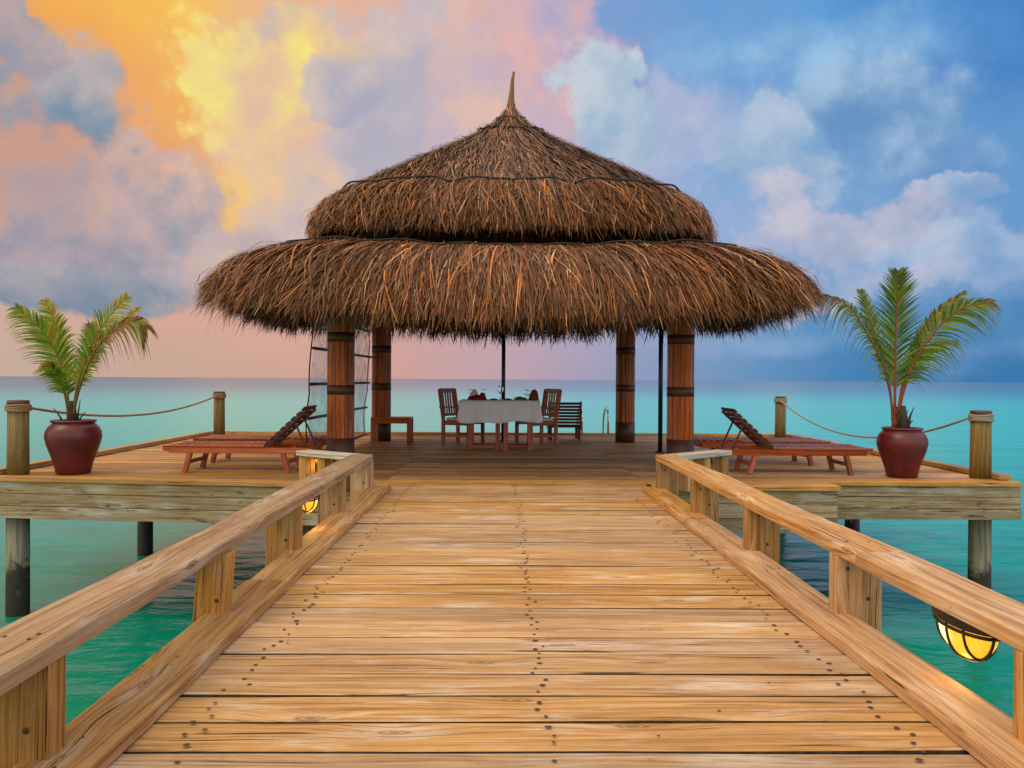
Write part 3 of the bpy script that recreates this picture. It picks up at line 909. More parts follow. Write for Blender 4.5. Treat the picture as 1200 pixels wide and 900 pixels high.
npr = np.random.default_rng(5)
STRAW = np.array([(.42, .165, .046), (.34, .108, .024), (.24, .068, .015), (.54, .27, .10), (.33, .18, .095), (.10, .033, .010), (.46, .145, .030)])
STRAW_P = np.array([.24, .22, .16, .12, .10, .08, .08])
def straws(name, P, N, s0, s1, off0, off1, width, drift, cornup, nseg=4, flare=0.05, trim=None, pal=None, tone=1.0, front_bias=True, parent=pav, curl=0.03, tws=.9):
    """N flat straws lying down a roof profile from arc length s0 to s1 (functions of rng), as one ribbon mesh"""
    th = npr.uniform(0, 2*np.pi, int(N*1.5))
    if front_bias:      # the seaward half carries thinner thatch
        keep = (np.sin(th) < 0.25) | (npr.random(len(th)) < .45)
        th = th[keep]
    th = th[:N]; n = len(th)
    a = s0(n); e = s1(n, th)
    e = np.maximum(e, a+.05)
    o0 = npr.uniform(off0[0], off0[1], n); o1 = npr.uniform(off1[0], off1[1], n)
    dl = npr.normal(0, drift, n)
    # straws lean together in tufts
    tuft = np.sin(th*97+npr.normal(0, .4, n))*drift*.8+np.sin(th*41)*drift*.5
    cu = npr.normal(0, curl, n)
    wd = width*npr.uniform(.6, 1.4, n)
    tw = npr.uniform(-tws, tws, n)
    rows = []
    for k in range(nseg+1):
        f = k/nseg
        q = a+(e-a)*f
        r, z = P.at(q); nr, nz = P.nrm(q)
        o = o0+(o1-o0)*f+flare*f**3*npr.uniform(0, 1, n)+cu*np.sin(f*3.1)
        r2 = r+nr*o
        lat = (dl+tuft)*f+cu*f*f*1.2
        t2 = th+lat/np.maximum(r2, .25)
        rad = r2*rho(t2)
        zz = z+nz*o+cornup*corner(t2)*np.clip((r-1.2)/2.0, 0, 1)
        c = np.stack([rad*np.cos(t2), rad*np.sin(t2), zz], 1)
        # ribbon width direction: round the roof, twisted a little outwards
        wdir = np.stack([-np.sin(t2)*np.cos(tw)+np.cos(t2)*np.sin(tw), np.cos(t2)*np.cos(tw)+np.sin(t2)*np.sin(tw), 0*t2], 1)
        w = wd*(1.0 if k < nseg else .25)*(1-.25*f)
        rows.append((c-wdir*w[:, None]/2, c+wdir*w[:, None]/2))
    V = np.empty((n, (nseg+1)*2, 3))
    for k, (l_, r_) in enumerate(rows):
        V[:, 2*k] = l_; V[:, 2*k+1] = r_
    V = V.reshape(-1, 3)
    base = np.arange(n)[:, None]*(nseg+1)*2
    fq = np.array([[2*k, 2*k+1, 2*k+3, 2*k+2] for k in range(nseg)]).ravel()
    F = (base+fq[None, :]).reshape(-1, 4)
    me = bpy.data.meshes.new(name)
    me.vertices.add(len(V)); me.vertices.foreach_set('co', V.astype(np.float32).ravel())
    nf = len(F)
    me.loops.add(nf*4); me.loops.foreach_set('vertex_index', F.astype(np.int32).ravel())
    me.polygons.add(nf); me.polygons.foreach_set('loop_start', np.arange(0, nf*4, 4, dtype=np.int32))
    me.update(calc_edges=True)
    hue_t = 1+.20*np.sin(th*57+npr.normal(0, .5, n))+.16*np.sin(th*23+2)+.14*np.sin(th*131+1)
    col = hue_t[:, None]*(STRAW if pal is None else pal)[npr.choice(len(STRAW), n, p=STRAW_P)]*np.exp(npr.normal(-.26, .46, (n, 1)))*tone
    cc = np.ones((n, (nseg+1)*2, 4)); cc[:, :, :3] = col[:, None, :]
    ca = me.attributes.new('tint', 'FLOAT_COLOR', 'POINT'); ca.data.foreach_set('color', cc.astype(np.float32).ravel())
    me.materials.append(M['straw'])
    o = bpy.data.objects.new(name, me); COL.objects.link(o); o.parent = parent
    return o

def zrear(th):
    """the fringe hangs long over the front entrance and is trimmed short round the other sides"""
    f = np.clip((-np.sin(th)-.60)/.26, 0, 1)
    return 1-f*f*(3-2*f)
S_UR = PU.s_at_r(2.34); S_UT = PU.s_at_z(3.02)
S_LR = PL_.s_at_r(3.04); S_LT = PL_.s_at_z(1.80)
U = lambda a, b: (lambda n: npr.uniform(a, b, n))
# upper tier
CU = .10
RAG = lambda n: -np.abs(npr.normal(0, .20, n))+.06+np.where(npr.random(n) < .16, npr.uniform(0, .13, n), 0)
def cover(name, P, N, lo, hi, smax, cu, parent):
    box = {}
    def s0(n):
        v = lo+(hi-lo)*np.sqrt(npr.random(n)); box['a'] = v; return v
    def s1(n, th): return np.minimum(box['a']+npr.uniform(.22, .55, n), smax)
    return straws(name, P, N, s0, s1, (-.02, .012), (-.012, .022), .013, .05, cu, 3, .012, tws=.35, tone=.60, parent=parent, pal=STRAW*np.array([.95, 1.05, 1.35]))
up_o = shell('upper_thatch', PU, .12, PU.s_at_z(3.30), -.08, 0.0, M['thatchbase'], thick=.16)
cover('straw_cover', PU, 34000, .1, S_UR-.05, S_UR+.10, 0, up_o)
straws('straw_fringe', PU, 17000, U(S_UR-.06, S_UR+.30), lambda n, th: S_UT+RAG(n)+.03*np.sin(th*23), (.0, .06), (.0, .12), .0145, .12, 0, 5, .09, tone=.70, parent=up_o)
straws('straw_underlayer', PU, 5000, U(S_UR+.05, S_UR+.5), lambda n, th: S_UT-.05+RAG(n), (-.16, -.03), (-.24, -.06), .02, .07, 0, 4, .02, tone=.40, parent=up_o)  # low tone paints the shade behind the fringe into the straw
# lower tier
lo_o = shell('lower_thatch', PL_, .0, PL_.s_at_z(2.28), -.06, CU, M['thatchbase'], thick=.18)
cover('straw_cover', PL_, 12000, PL_.s_at_r(2.56), S_LR-.05, S_LR+.1, CU, lo_o)
straws('straw_fringe', PL_, 30000, U(S_LR-.06, S_LR+.42), lambda n, th: S_LT+1.25*RAG(n)+.03*np.sin(th*29)-(.26+.06*np.sin(th*37)+npr.normal(0, .07, n))*zrear(th), (.0, .07), (.0, .13), .0145, .15, CU, 5, .11, tone=.70, parent=lo_o)
straws('straw_underlayer', PL_, 11000, U(S_LR+.15, S_LR+.8), lambda n, th: S_LT+1.3*RAG(n)+.03-(.29+.06*np.sin(th*37)+npr.normal(0, .07, n))*zrear(th), (-.22, -.03), (-.36, -.02), .02, .10, CU, 4, .02, tone=.40, parent=lo_o)  # same here: gap shade under the skirt put into the straw tone
# a few stray straws sticking out
straws('stray_straw', PL_, 700, U(S_LR+.3, S_LR+.8), lambda n, th: S_LT+npr.uniform(-.1, .14, n)-.30*zrear(th), (.04, .10), (.05, .20), .012, .18, CU, 5, .10, parent=lo_o, curl=.06)
straws('stray_straw', PU, 420, U(S_UR+.1, S_UR+.4), lambda n, th: S_UT+npr.uniform(-.2, .06, n), (.03, .08), (.05, .20), .012, .18, 0, 5, .10, parent=up_o, curl=.06)
# finial: tied straw spire, a little bent
fn = MB()
fn.tube([(0, 0, 5.22), (-.005, 0, 5.38), (.0, 0, 5.54), (.012, 0, 5.72), (.02, 0, 5.87), (.04, 0, 6.00)], [.155, .085, .052, .034, .026, .020], 14)
fn_o = fn.build('finial', M['straw'], pav)
ca = fn_o.data.attributes.new('tint', 'FLOAT_COLOR', 'POINT')
for d_ in ca.data:
    q = rng.uniform(.55, 1.2); d_.color = (.20*q, .085*q, .032*q, 1)
# ropes tied round the thatch in swags
def swag(P, s, cornup, n_sw, amp, rad, parent, off=.07):
    b = MB()
    pts = []
    for k in range(480):
        th = 2*math.pi*k/480
        ph = (th*n_sw/(2*math.pi)) % 1
        q = s-amp*math.sin(math.pi*ph)**.8+.012*math.sin(th*13)
        r, z = P.at(q); nr, nz = P.nrm(q)
        o = off+.01*math.sin(th*31)
        rd = (r+nr*o)*float(rho(th))
        pts.append((rd*math.cos(th), rd*math.sin(th), float(z+nz*o+cornup*corner(th)*np.clip((r-1.2)/2, 0, 1))))
    b.tube(pts, rad, 6, closed=True)
    return b.build('tie_rope', M['tierope'], parent)
swag(PU, S_UR+.08, 0, 20, .09, .013, up_o, .075)
swag(PL_, S_LR+.08, CU, 24, .10, .012, lo_o, .075)
swag(PU, PU.s_at_r(.50), 0, 8, .01, .012, up_o, .04)
swag(PU, PU.s_at_r(.22), 0, 5, .03, .008, up_o, .03)
# roof frame seen from below
for sx in (-1, 1):
    for (c, sz) in (((sx*2.22, 0, 2.42), (.12, 5.0, .16)), ((0, sx*2.03, 2.30), (5.0, .12, .12))):
        b = MB(); b.box(c, sz); b.build('beam', M['darkteak'], pav, bevel=.01)
for k in range(20):
    th = 2*math.pi*(k+.5)/20
    rr_ = float(rho(th))
    b = MB()
    b.bar((.4*rr_*math.cos(th), .4*rr_*math.sin(th), 4.75), (1.9*rr_*math.cos(th), 1.9*rr_*math.sin(th), 3.45), .07, .07)
    b.build('rafter', M['darkteak'], pav)
    b = MB()
    b.bar((2.1*rr_*math.cos(th), 2.1*rr_*math.sin(th), 2.66), (3.3*rr_*math.cos(th), 3.3*rr_*math.sin(th), 2.33+.1*float(corner(th))), .06, .06)
    b.build('eave_rafter', M['darkteak'], pav)
# columns of wooden staves with dark bands
def column(x, y, ztop):
    root = MB()
    n = 18
    for k in range(n):
        a0, a1 = 2*math.pi*(k+.04)/n, 2*math.pi*(k+.96)/n
        am = (a0+a1)/2
        rr_ = .172
        z0, z1 = 0.0, ztop
        V = []
        for z in (z0, z1):
            for a, r_ in ((a0, rr_-.012), (a0, rr_), (am, rr_+.004), (a1, rr_), (a1, rr_-.012)):
                V.append((x+r_*math.cos(a), y+r_*math.sin(a), z))
        F = [(i, i+1, i+6, i+5) for i in range(4)]
        off = rng.random()*5
        UV = [[(0, i*.02+off), (0, (i+1)*.02+off), (ztop, (i+1)*.02+off), (ztop, i*.02+off)] for i in range(4)]
        root.add(V, F, UV)
    root.lathe([(.165, 0), (.165, ztop)], (x, y, 0), 24, .1)
    o = root.build('column', M['stave'], pav)
    for (z, h, dr) in ((1.685, .125, .0005), (1.0, .125, .0005), (.19, .37, .0015)):
        b = MB(); b.lathe([(.165, z-h/2), (.178+dr, z-h/2), (.178+dr, z+h/2), (.165, z+h/2)], (x, y, 0), 36, .5)
        b.build('band', M['band'], o)
for (x, y) in ((-2.11-CX, 10.1-CY), (2.37-CX, 10.15-CY), (-2.22-CX, 14.2-CY), (2.29-CX, 14.2-CY)):
    column(x, y, 2.42)
# thin black mid-side poles
for (x, y, r_) in ((0.03-CX, 14.25-CY, .036), (2.53-CX, 12.2-CY, .036)):
    b = MB(); b.tube([(x, y, 0), (x, y, 2.45)], r_, 14)
    b.tube([(x, y, 0.0), (x, y, .02)], r_*2.2, 16)
    b.build('side_pole', M['black'], pav)

# ---- clear roll-down blind hanging along the left side
bl = empty('clear_roll_blind', (-2.5, 12.1, 0))
tag(bl, 'transparent plastic roll down blind with dark battens hanging beside the left columns', 'blind')
def blind_x(y, z): return -2.47+.03*math.sin(y*2.2+z*1.4)+(-.03)*math.sin(z*2.9)
bm = MB(); ny, nz = 34, 26
V = [(blind_x(10.05+4.05*i/ny, .14+2.26*j/nz), 10.05+4.05*i/ny, .14+2.26*j/nz) for i in range(ny+1) for j in range(nz+1)]
F = [(i*(nz+1)+j, (i+1)*(nz+1)+j, (i+1)*(nz+1)+j+1, i*(nz+1)+j+1) for i in range(ny) for j in range(nz)]
bm.add(V, F, [[(0, 0)]*4]*len(F), .5, 0, True)
o = bm.build('clear_sheet', M['vinyl'], bl); o.location = (2.5, -12.1, 0)
for z in (.62, 1.07, 1.54, 2.0, 2.38):
    b = MB(); b.tube([(blind_x(y_, z)+.012, y_, z) for y_ in np.linspace(10.02, 14.12, 14)], .021, 8)
    o = b.build('batten', M['darkteak'], bl); o.location = (2.5, -12.1, 0)
b = MB(); b.tube([(blind_x(y_, .13)+.01, y_, .13) for y_ in np.linspace(10.0, 14.2, 12)], .028, 8)
o = b.build('bottom_bar', M['teak'], bl); o.location = (2.5, -12.1, 0)
for y_ in (10.06, 14.09):
    b = MB(); b.tube([(blind_x(y_, z)-.03*abs(math.sin(z*3.4)), y_, z) for z in np.linspace(.14, 2.4, 24)], .009, 6)
    o = b.build('edge_cord', M['tierope'], bl); o.location = (2.5, -12.1, 0)

# ================================================================== POSTS AND ROPES
def rope_post(x, y, ztop, rad, label, ropem, wrapz, pile=True, mesh_top=True):
    root = empty('rope_post', (x, y, 0))
    tag(root, label, 'post', 'round timber rope posts at the platform corners')
    b = MB(); b.tube([(0, 0, -.02), (0, 0, .3), (0, 0, ztop)], [rad*1.04, rad*1.01, rad*.97], 24)
    b.build('post', M['postwood'], root)
    b = MB(); b.lathe([(rad*.98, ztop-.045), (rad*1.03, ztop-.045), (rad*1.03, ztop+.004), (rad*.9, ztop+.010), (0.001, ztop+.010)], n=28, r=.5)
    b.build('dark_cap', M['band'], root)
    b = MB()
    for k in range(4):
        zz = wrapz-.032+.021*k
        b.tube([((rad+.012)*math.cos(a), (rad+.012)*math.sin(a), zz+.006*math.sin(a*2+k)) for a in np.linspace(0, 2*math.pi, 26)[:-1]], .0125, 7, closed=True)
    b.build('rope_wrap', ropem, root)
    b = MB(); b.tube([(0, 0, -3.2), (0, 0, -1.5), (0, 0, -.03)], [rad*1.12, rad*1.10, rad*1.06], 20)
    b.build('pile', M['pile'], root)
rope_post(-5.68, 9.10, .86, .113, 'thick greenish round timber post at the near left corner beside the potted palm', M['rope'], .78)
rope_post(-5.56, 15.2, .865, .105, 'slimmer round timber post at the far left corner behind the sun loungers', M['rope'], .79)
rope_post(5.76, 9.15, .80, .113, 'golden brown round timber post at the near right corner beside the potted palm', M['ropegrey'], .725)
rope_post(5.62, 15.4, .83, .105, 'slimmer round timber post at the far right corner behind the sun loungers', M['ropegrey'], .76)
def hang(a, b, sag, rad, m, label):
    a, b = Vector(a), Vector(b)
    pts = []
    for k in range(33):
        f = k/32
        p = a.lerp(b, f); p.z -= sag*4*f*(1-f)
        pts.append(p)
    mb = MB(); mb.tube(pts, rad, 8)
    tag(mb.build('slack_rope', m, org=a), label, 'rope', 'ropes slung between the corner posts')
hang((-5.57, 9.16, .775), (-5.55, 15.08, .80), .22, .016, M['rope'], 'brown rope sagging between the two left corner posts')
hang((5.65, 9.2, .72), (5.56, 15.28, .77), .46, .015, M['ropegrey'], 'grey rope hanging low between the two right corner posts')

# ================================================================== POTS AND PALMS
def pot(x, y, h, rmax, label):
    root = empty('clay_pot', (x, y, 0.0))
    tag(root, label, 'pot', 'maroon clay pots on the platform corners')
    k = rmax/.30
    prof = [(.001, 0), (.175, 0), (.185, .015), (.205, .12), (.245, .24), (.282, .35), (.300, .43), (.296, .49), (.272, .545), (.236, .585), (.222, .597),
            (.222, .605), (.240, .612), (.243, .625), (.236, .637), (.215, .637), (.207, .62), (.205, .56)]
    b = MB(); b.lathe([(r_*k, z*h/.637) for r_, z in prof], n=56, r=.5)
    b.build('pot_body', M['pot'], root)
    b = MB(); b.lathe([(.207*k, .575*h/.637), (.10*k, .59*h/.637), (.001, .595*h/.637)], n=30, r=.5)
    b.build('soil', M['soil'], root)
pot(-5.10, 9.22, .635, .305, 'maroon clay pot on the left corner of the platform, holding the wider bushy palm')
pot(4.86, 9.25, .595, .285, 'maroon clay pot on the right corner of the platform beside the golden post')

GREENS = [(.13, .24, .012), (.18, .29, .014), (.09, .18, .010), (.26, .34, .018), (.22, .27, .012)]
YELLOWS = [(.48, .36, .025), (.34, .33, .02), (.26, .29, .018), (.42, .25, .015)]
BROWNS = [(.24, .09, .018), (.17, .06, .014), (.32, .15, .03), (.12, .12, .02)]
def frond(root, pts, n, lmax, pal, tip_pal, petiole=(.30, .10, .02), hang_=0.15, side=None, fold=.45, start=.22, rad=.014, one=0, wid=.029, droop=.25):
    """a palm leaf: rachis through pts, n pairs of leaflets"""
    pts = [Vector(p) for p in pts]
    # Catmull-Rom through the points
    def cr(f):
        g = f*(len(pts)-1); i = min(int(g), len(pts)-2); u = g-i
        p0 = pts[max(i-1, 0)]; p1 = pts[i]; p2 = pts[i+1]; p3 = pts[min(i+2, len(pts)-1)]
        return .5*((2*p1)+(p2-p0)*u+(2*p0-5*p1+4*p2-p3)*u*u+(3*p1-p0-3*p2+p3)*u**3)
    K = 30
    cen = [cr(k/K) for k in range(K+1)]
    b = MB()
    b.tube(cen, [rad*(1-.85*k/K)+.002 for k in range(K+1)], 7, mi=1)
    nbody = len(b.v)
    tints = [(*petiole, 1)]*nbody
    sd = Vector(side).normalized() if side is not None else Vector((0, -1, 0))
    n = int(n*1.2)
    for q in range(n):
        f = start+(1-start)*(q+.5)/n
        p = cr(f); t = (cr(min(f+.02, 1))-cr(max(f-.02, 0))).normalized()
        nrm = sd-t*sd.dot(t); nrm.normalize()
        lat = t.cross(nrm).normalized()
        g = (f-start)/(1-start)
        ln = lmax*(math.sin(math.pi*(.16+.80*g))**.75)*rng.uniform(.88, 1.08)
        for sgn in (-1, 1):
            if one and sgn != one and rng.random() < .75:
                continue
            sweep = .75+.75*g
            d = (lat*sgn*1.0+t*sweep+nrm*fold*rng.uniform(.6, 1.4)).normalized()
            d = (d+Vector((rng.gauss(0, .05), rng.gauss(0, .05), rng.gauss(0, .05)))).normalized()
            wv = d.cross(nrm).normalized()
            wv = (wv+nrm*rng.uniform(-.5, .5)).normalized()
            V = []; m_ = 4
            L_ = ln*rng.uniform(.9, 1.05)
            for k in range(m_+1):
                s_ = k/m_
                c = p+d*L_*s_+Vector((0, 0, -1))*(droop*L_*s_*s_*rng.uniform(.9, 1.1)+hang_*L_*s_**3)
                w = wid*(1-.9*s_**1.6)*(.55+.45*min(1, s_*6))
                V += [c-wv*w/2, c+wv*w/2]
            pc = pal if g < .80 else tip_pal
            col = rng.choice(pc); tipc = rng.choice(tip_pal)
            o_ = rng.uniform(.75, 1.25)
            for k in range(m_+1):
                x_ = max(0, (k/m_-.55)/.45)*.7
                tints += [tuple((col[i]*(1-x_)+tipc[i]*x_)*o_ for i in range(3))+(1,)]*2
            b.add(V, [(2*k, 2*k+1, 2*k+3, 2*k+2) for k in range(m_)], [[(0, 0)]*4]*m_, .5, 0, True)
    o = b.build('frond', [M['leaflet'], M['leaflet']], root)
    a = o.data.attributes.new('tint', 'FLOAT_COLOR', 'POINT')
    a.data.foreach_set('color', np.array(tints, dtype=np.float32).ravel())
    o.location = -root.location
    return o
def fpts(Y0, lst):
    return [at(px, py, Y0+dy) for px, py, dy in lst]

YL = 9.22
pr = empty('potted_palm', (-5.10, YL, .58))
tag(pr, 'bushy yellow green palm with one browned drooping frond, in the left pot', 'palm')
GO = (.28, .17, .03)
frond(pr, fpts(YL, [(86, 492, 0), (82, 455, 0), (72, 418, 0), (54, 388, -.05), (24, 361, -.1)]), 42, .42, GREENS+YELLOWS[1:], GREENS+YELLOWS, GO, .15, (.25, -1, .25), .25, .2)
frond(pr, fpts(YL, [(84, 492, .05), (81, 450, .1), (76, 410, .2), (69, 380, .25), (57, 353, .3)]), 34, .30, GREENS+YELLOWS, YELLOWS, GO, .1, (.2, -1, .3), .25, .30)
frond(pr, fpts(YL, [(88, 492, 0), (94, 455, -.03), (107, 415, -.08), (122, 383, -.1), (151, 348, -.12)]), 42, .42, GREENS+YELLOWS[1:], YELLOWS, GO, .12, (-.3, -1, .2), .25, .26)
frond(pr, fpts(YL, [(89, 490, .05), (97, 455, .12), (112, 418, .2), (134, 388, .25), (166, 361, .3)]), 34, .24, YELLOWS, YELLOWS, GO, .1, (-.3, -1, .4), .5, .30)
frond(pr, fpts(YL, [(89, 490, 0), (98, 450, -.12), (114, 412, -.22), (138, 386, -.3), (160, 377, -.34), (174, 385, -.36)]), 34, .36, BROWNS+GREENS[:2], BROWNS, GO, .5, (-.2, -1, .5), .3, .30, droop=.4)
frond(pr, fpts(YL, [(88, 490, .1), (95, 455, .2), (104, 425, .3), (112, 400, .42), (110, 380, .5)]), 28, .34, GREENS, BROWNS, GO, .3, (0, -1, .2), .3, .30)
frond(pr, fpts(YL, [(85, 490, 0), (80, 462, -.1), (72, 440, -.2), (60, 425, -.3)]), 24, .26, GREENS+YELLOWS[:1], YELLOWS, GO, .3, (.1, -1, .4), .3, .35)
st = MB()
st.tube([(-.02, 0, -.02), (-.02, 0, .14), (-.01, 0, .28)], [.062, .05, .03], 10)
for (a_, l_) in (((-.17, -.05, 0), .20), ((.13, -.05, 0), .15), ((-.07, .08, 0), .26), ((.05, .03, 0), .3)):
    st.tube([(a_[0]*.5, a_[1], 0), (a_[0]*.8, a_[1], l_*.5), (a_[0]*1.25, a_[1], l_)], [.014, .010, .004], 6)
st.build('leaf_base', M['husk'], pr)

YR = 9.25
pr2 = empty('potted_palm', (4.86, YR, .54))
tag(pr2, 'palm with few dark green fronds on red orange stalks, in the right pot', 'palm')
RO = (.36, .085, .02)
DG = [(.095, .17, .010), (.14, .22, .012), (.07, .13, .009), (.18, .24, .014)]
TP = DG+[(.16, .10, .02), (.12, .12, .015)]
BT = [(.22, .10, .02), (.16, .075, .018), (.12, .11, .015)]
frond(pr2, fpts(YR, [(1050, 500, 0), (1047, 465, 0), (1036, 425, -.02), (1015, 385, -.05), (995, 357, -.1), (962, 344, -.15)]), 38, .34, DG, BT, RO, .7, (.3, -1, .3), .2, .30, one=0, droop=.55)
frond(pr2, fpts(YR, [(1052, 500, 0), (1052, 455, 0), (1052, 405, .0), (1053, 355, -.02), (1054, 318, -.05)]), 46, .44, DG, TP, RO, .05, (0, -1, .1), .15, .25, rad=.018, droop=.10)
frond(pr2, fpts(YR, [(1054, 500, 0), (1060, 460, 0), (1078, 418, -.02), (1105, 380, -.05), (1132, 360, -.08), (1167, 353, -.1)]), 44, .46, DG, TP, RO, .25, (-.2, -1, .35), .2, .26, rad=.017, droop=.35)
frond(pr2, fpts(YR, [(1055, 500, .1), (1060, 455, .12), (1075, 410, .15), (1098, 370, .2), (1134, 341, .25)]), 38, .20, YELLOWS[2:]+BT, BT+DG, RO, .15, (-.3, -1, .2), .7, .30, droop=.2)
frond(pr2, fpts(YR, [(1050, 500, .1), (1046, 455, .2), (1035, 410, .35), (1020, 370, .5), (1010, 340, .6)]), 34, .30, DG, DG, RO, .1, (.2, -1, .2), .3, .32, droop=.2)
frond(pr2, fpts(YR, [(1055, 500, .1), (1062, 460, .25), (1076, 425, .4), (1100, 405, .55), (1125, 400, .7)]), 30, .36, DG, DG, RO, .5, (-.1, -1, .5), .3, .32, droop=.5)
st = MB()
st.tube([(0, 0, -.02), (0, 0, .16), (.0, 0, .32)], [.085, .062, .036], 12)
for (a_, l_) in (((-.08, -.05, 0), .34), ((.08, -.05, 0), .30), ((-.05, .06, 0), .22), ((.06, .04, 0), .26), ((-.10, 0, 0), .16), ((.10, .02, 0), .14)):
    st.tube([(a_[0]*.5, a_[1], 0), (a_[0]*.8, a_[1], l_*.6), (a_[0]*1.4, a_[1], l_)], [.022, .016, .005], 6)
st.build('leaf_base', M['husk'], pr2)

# ================================================================== SUN LOUNGERS
def lounger(raised):
    """built along +X (foot) with the head at -X; origin on the floor under the middle"""
    root = empty('sun_lounger', (0, 0, 0))
    zt = .31
    fr = MB()
    for s_ in (-1, 1):
        fr.bar((-.86, s_*.30, zt-.045), (.84, s_*.30, zt-.040), .032, .072)
        fr.bar((.84, s_*.30, zt-.03), (.91, s_*.30, zt-.015), .035, .05)
    for x_ in (-.83, .82, -.1):
        fr.bar((x_, -.28, zt-.05), (x_, .28, zt-.05), .035, .06)
    fr.build('frame', M['teak'], root, bevel=.004)
    for (x_, dx) in ((-.52, -.07), (.60, .06)):
        for s_ in (-1, 1):
            l_ = MB(); l_.bar((x_+dx, s_*.275, 0.0), (x_-dx*.2, s_*.275, zt-.03), .05, .075, upv=(0, 1, 0))
            l_.build('leg', M['teak'], root, bevel=.004)
        l_ = MB(); l_.bar((x_+dx*.6, -.27, .12), (x_+dx*.6, .27, .12), .03, .045)
        l_.build('stretcher', M['teak'], root)
    hinge = -.30
    sl = MB()
    x_ = hinge+.05
    while x_ < .90:
        sl.box((x_, 0, zt+.006), (.052, .57, .018), r=rng.random()); x_ += .086
    for s_ in (-1, 1):
        sl.box(((hinge+.91)/2, s_*.30, zt+.009), (.91-hinge, .05, .018))
    sl.build('seat_slats', M['teak'], root, bevel=.002)
    ang = R(43) if raised else 0
    rot = ry(ang)
    bk = MB()
    def loc(u, v, w): return Vector((hinge, 0, zt+.008))+rot @ Vector((-u, v, w))
    for s_ in (-1, 1):
        bk.box(loc(.32, s_*.26, -.012), (.66, .04, .035), rot)
    u = .04
    while u < .66:
        bk.box(loc(u, 0, .014), (.056, .60, .022), rot, r=rng.random()); u += .088
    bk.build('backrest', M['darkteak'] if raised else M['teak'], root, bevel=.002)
    if raised:
        for s_ in (-1, 1):
            pp = MB(); a_ = loc(.46, s_*.24, -.02)
            pp.bar(a_, (-.80, s_*.24, zt-.03), .018, .028, upv=(0, 1, 0))
            pp.build('prop_strut', M['darkteak'], root)
    return root
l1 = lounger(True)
l2 = lounger(False)
GL = 'slatted red hardwood sun loungers on the platform'
def place(o, x, y, a, label):
    o.location = (x, y, 0.002); o.rotation_euler = (0, 0, a)
    tag(o, label, 'sun lounger', GL)
place(l1, 3.65, 9.68, R(-1), 'red sun lounger with raised back, nearer of the two right of the pavilion')
place(l2, 3.58, 10.72, R(1), 'flat red slatted sun lounger behind the raised one on the right of the pavilion')
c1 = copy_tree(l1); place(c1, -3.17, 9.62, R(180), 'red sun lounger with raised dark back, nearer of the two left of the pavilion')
c2 = copy_tree(l2); place(c2, -3.25, 10.72, R(179), 'flat red slatted sun lounger behind the raised one on the left of the pavilion')

# ================================================================== DINING FURNITURE
# bench
bn = empty('wooden_stool', (-1.93, 13.6, 0))
tag(bn, 'plain dark red wooden bench beside the rear left column', 'bench')
b = MB(); b.box((0, 0, .45), (.70, .40, .045)); b.box((0, -.17, .395), (.60, .025, .06)); b.box((0, .17, .395), (.60, .025, .06)); b.build('seat', M['teak'], bn, bevel=.004)
for sx in (-1, 1):
    for sy in (-1, 1):
        b = MB(); b.box((sx*.315, sy*.165, .213), (.07, .07, .426)); b.build('leg', M['teak'], bn, bevel=.004)

def armchair():
    """faces +X, origin on the floor under the seat"""
    root = empty('wooden_armchair', (0, 0, 0))
    for sy in (-1, 1):
        b = MB(); b.bar((-.24, sy*.26, 0), (-.24, sy*.26, .45), .055, .055); b.bar((-.24, sy*.26, .45), (-.32, sy*.26, .97), .055, .05); b.build('leg', M['teak'], root, bevel=.006)
        b = MB(); b.bar((.26, sy*.26, 0), (.26, sy*.26, .63), .055, .055); b.build('leg', M['teak'], root, bevel=.006)
        b = MB(); b.box((.0, sy*.26, .655), (.62, .065, .03)); b.build('armrest', M['teak'], root, bevel=.008)
        b = MB(); b.box((.01, sy*.26, .17), (.46, .025, .04)); b.build('stretcher', M['teak'], root)
    b = MB(); b.box((.02, 0, .40), (.50, .50, .05)); b.box((.02, -.262, .385), (.46, .022, .07)); b.box((.02, .262, .385), (.46, .022, .07)); b.build('seat', M['teak'], root, bevel=.004)
    b = MB(); b.box((.03, 0, .452), (.47, .47, .05)); b.build('seat_cushion', M['cushion'], root, bevel=.02, seg=3)
    bk = MB()
    bk.box((-.318, 0, .945), (.035, .50, .075), ry(R(-9))); bk.box((-.258, 0, .52), (.03, .48, .05), ry(R(-9)))
    for k in range(5):
        yy = -.17+.085*k
        bk.bar((-.262, yy, .53), (-.314, yy, .92), .045 if k != 2 else .06, .014, upv=(1, 0, 0))
    bk.build('backrest', M['teak'], root, bevel=.003)
    return root
ch1 = armchair()
ch1.location = (-.68, 13.46, .002); ch1.rotation_euler = (0, 0, R(-26))
tag(ch1, 'wooden armchair with a cream seat cushion at the left end of the white table', 'chair', 'wooden armchairs at the dining table')
ch2 = copy_tree(ch1)
ch2.location = (.62, 13.48, .002); ch2.rotation_euler = (0, 0, R(180+26))
tag(ch2, 'wooden armchair with a cream seat cushion at the right end of the white table', 'chair', 'wooden armchairs at the dining table')

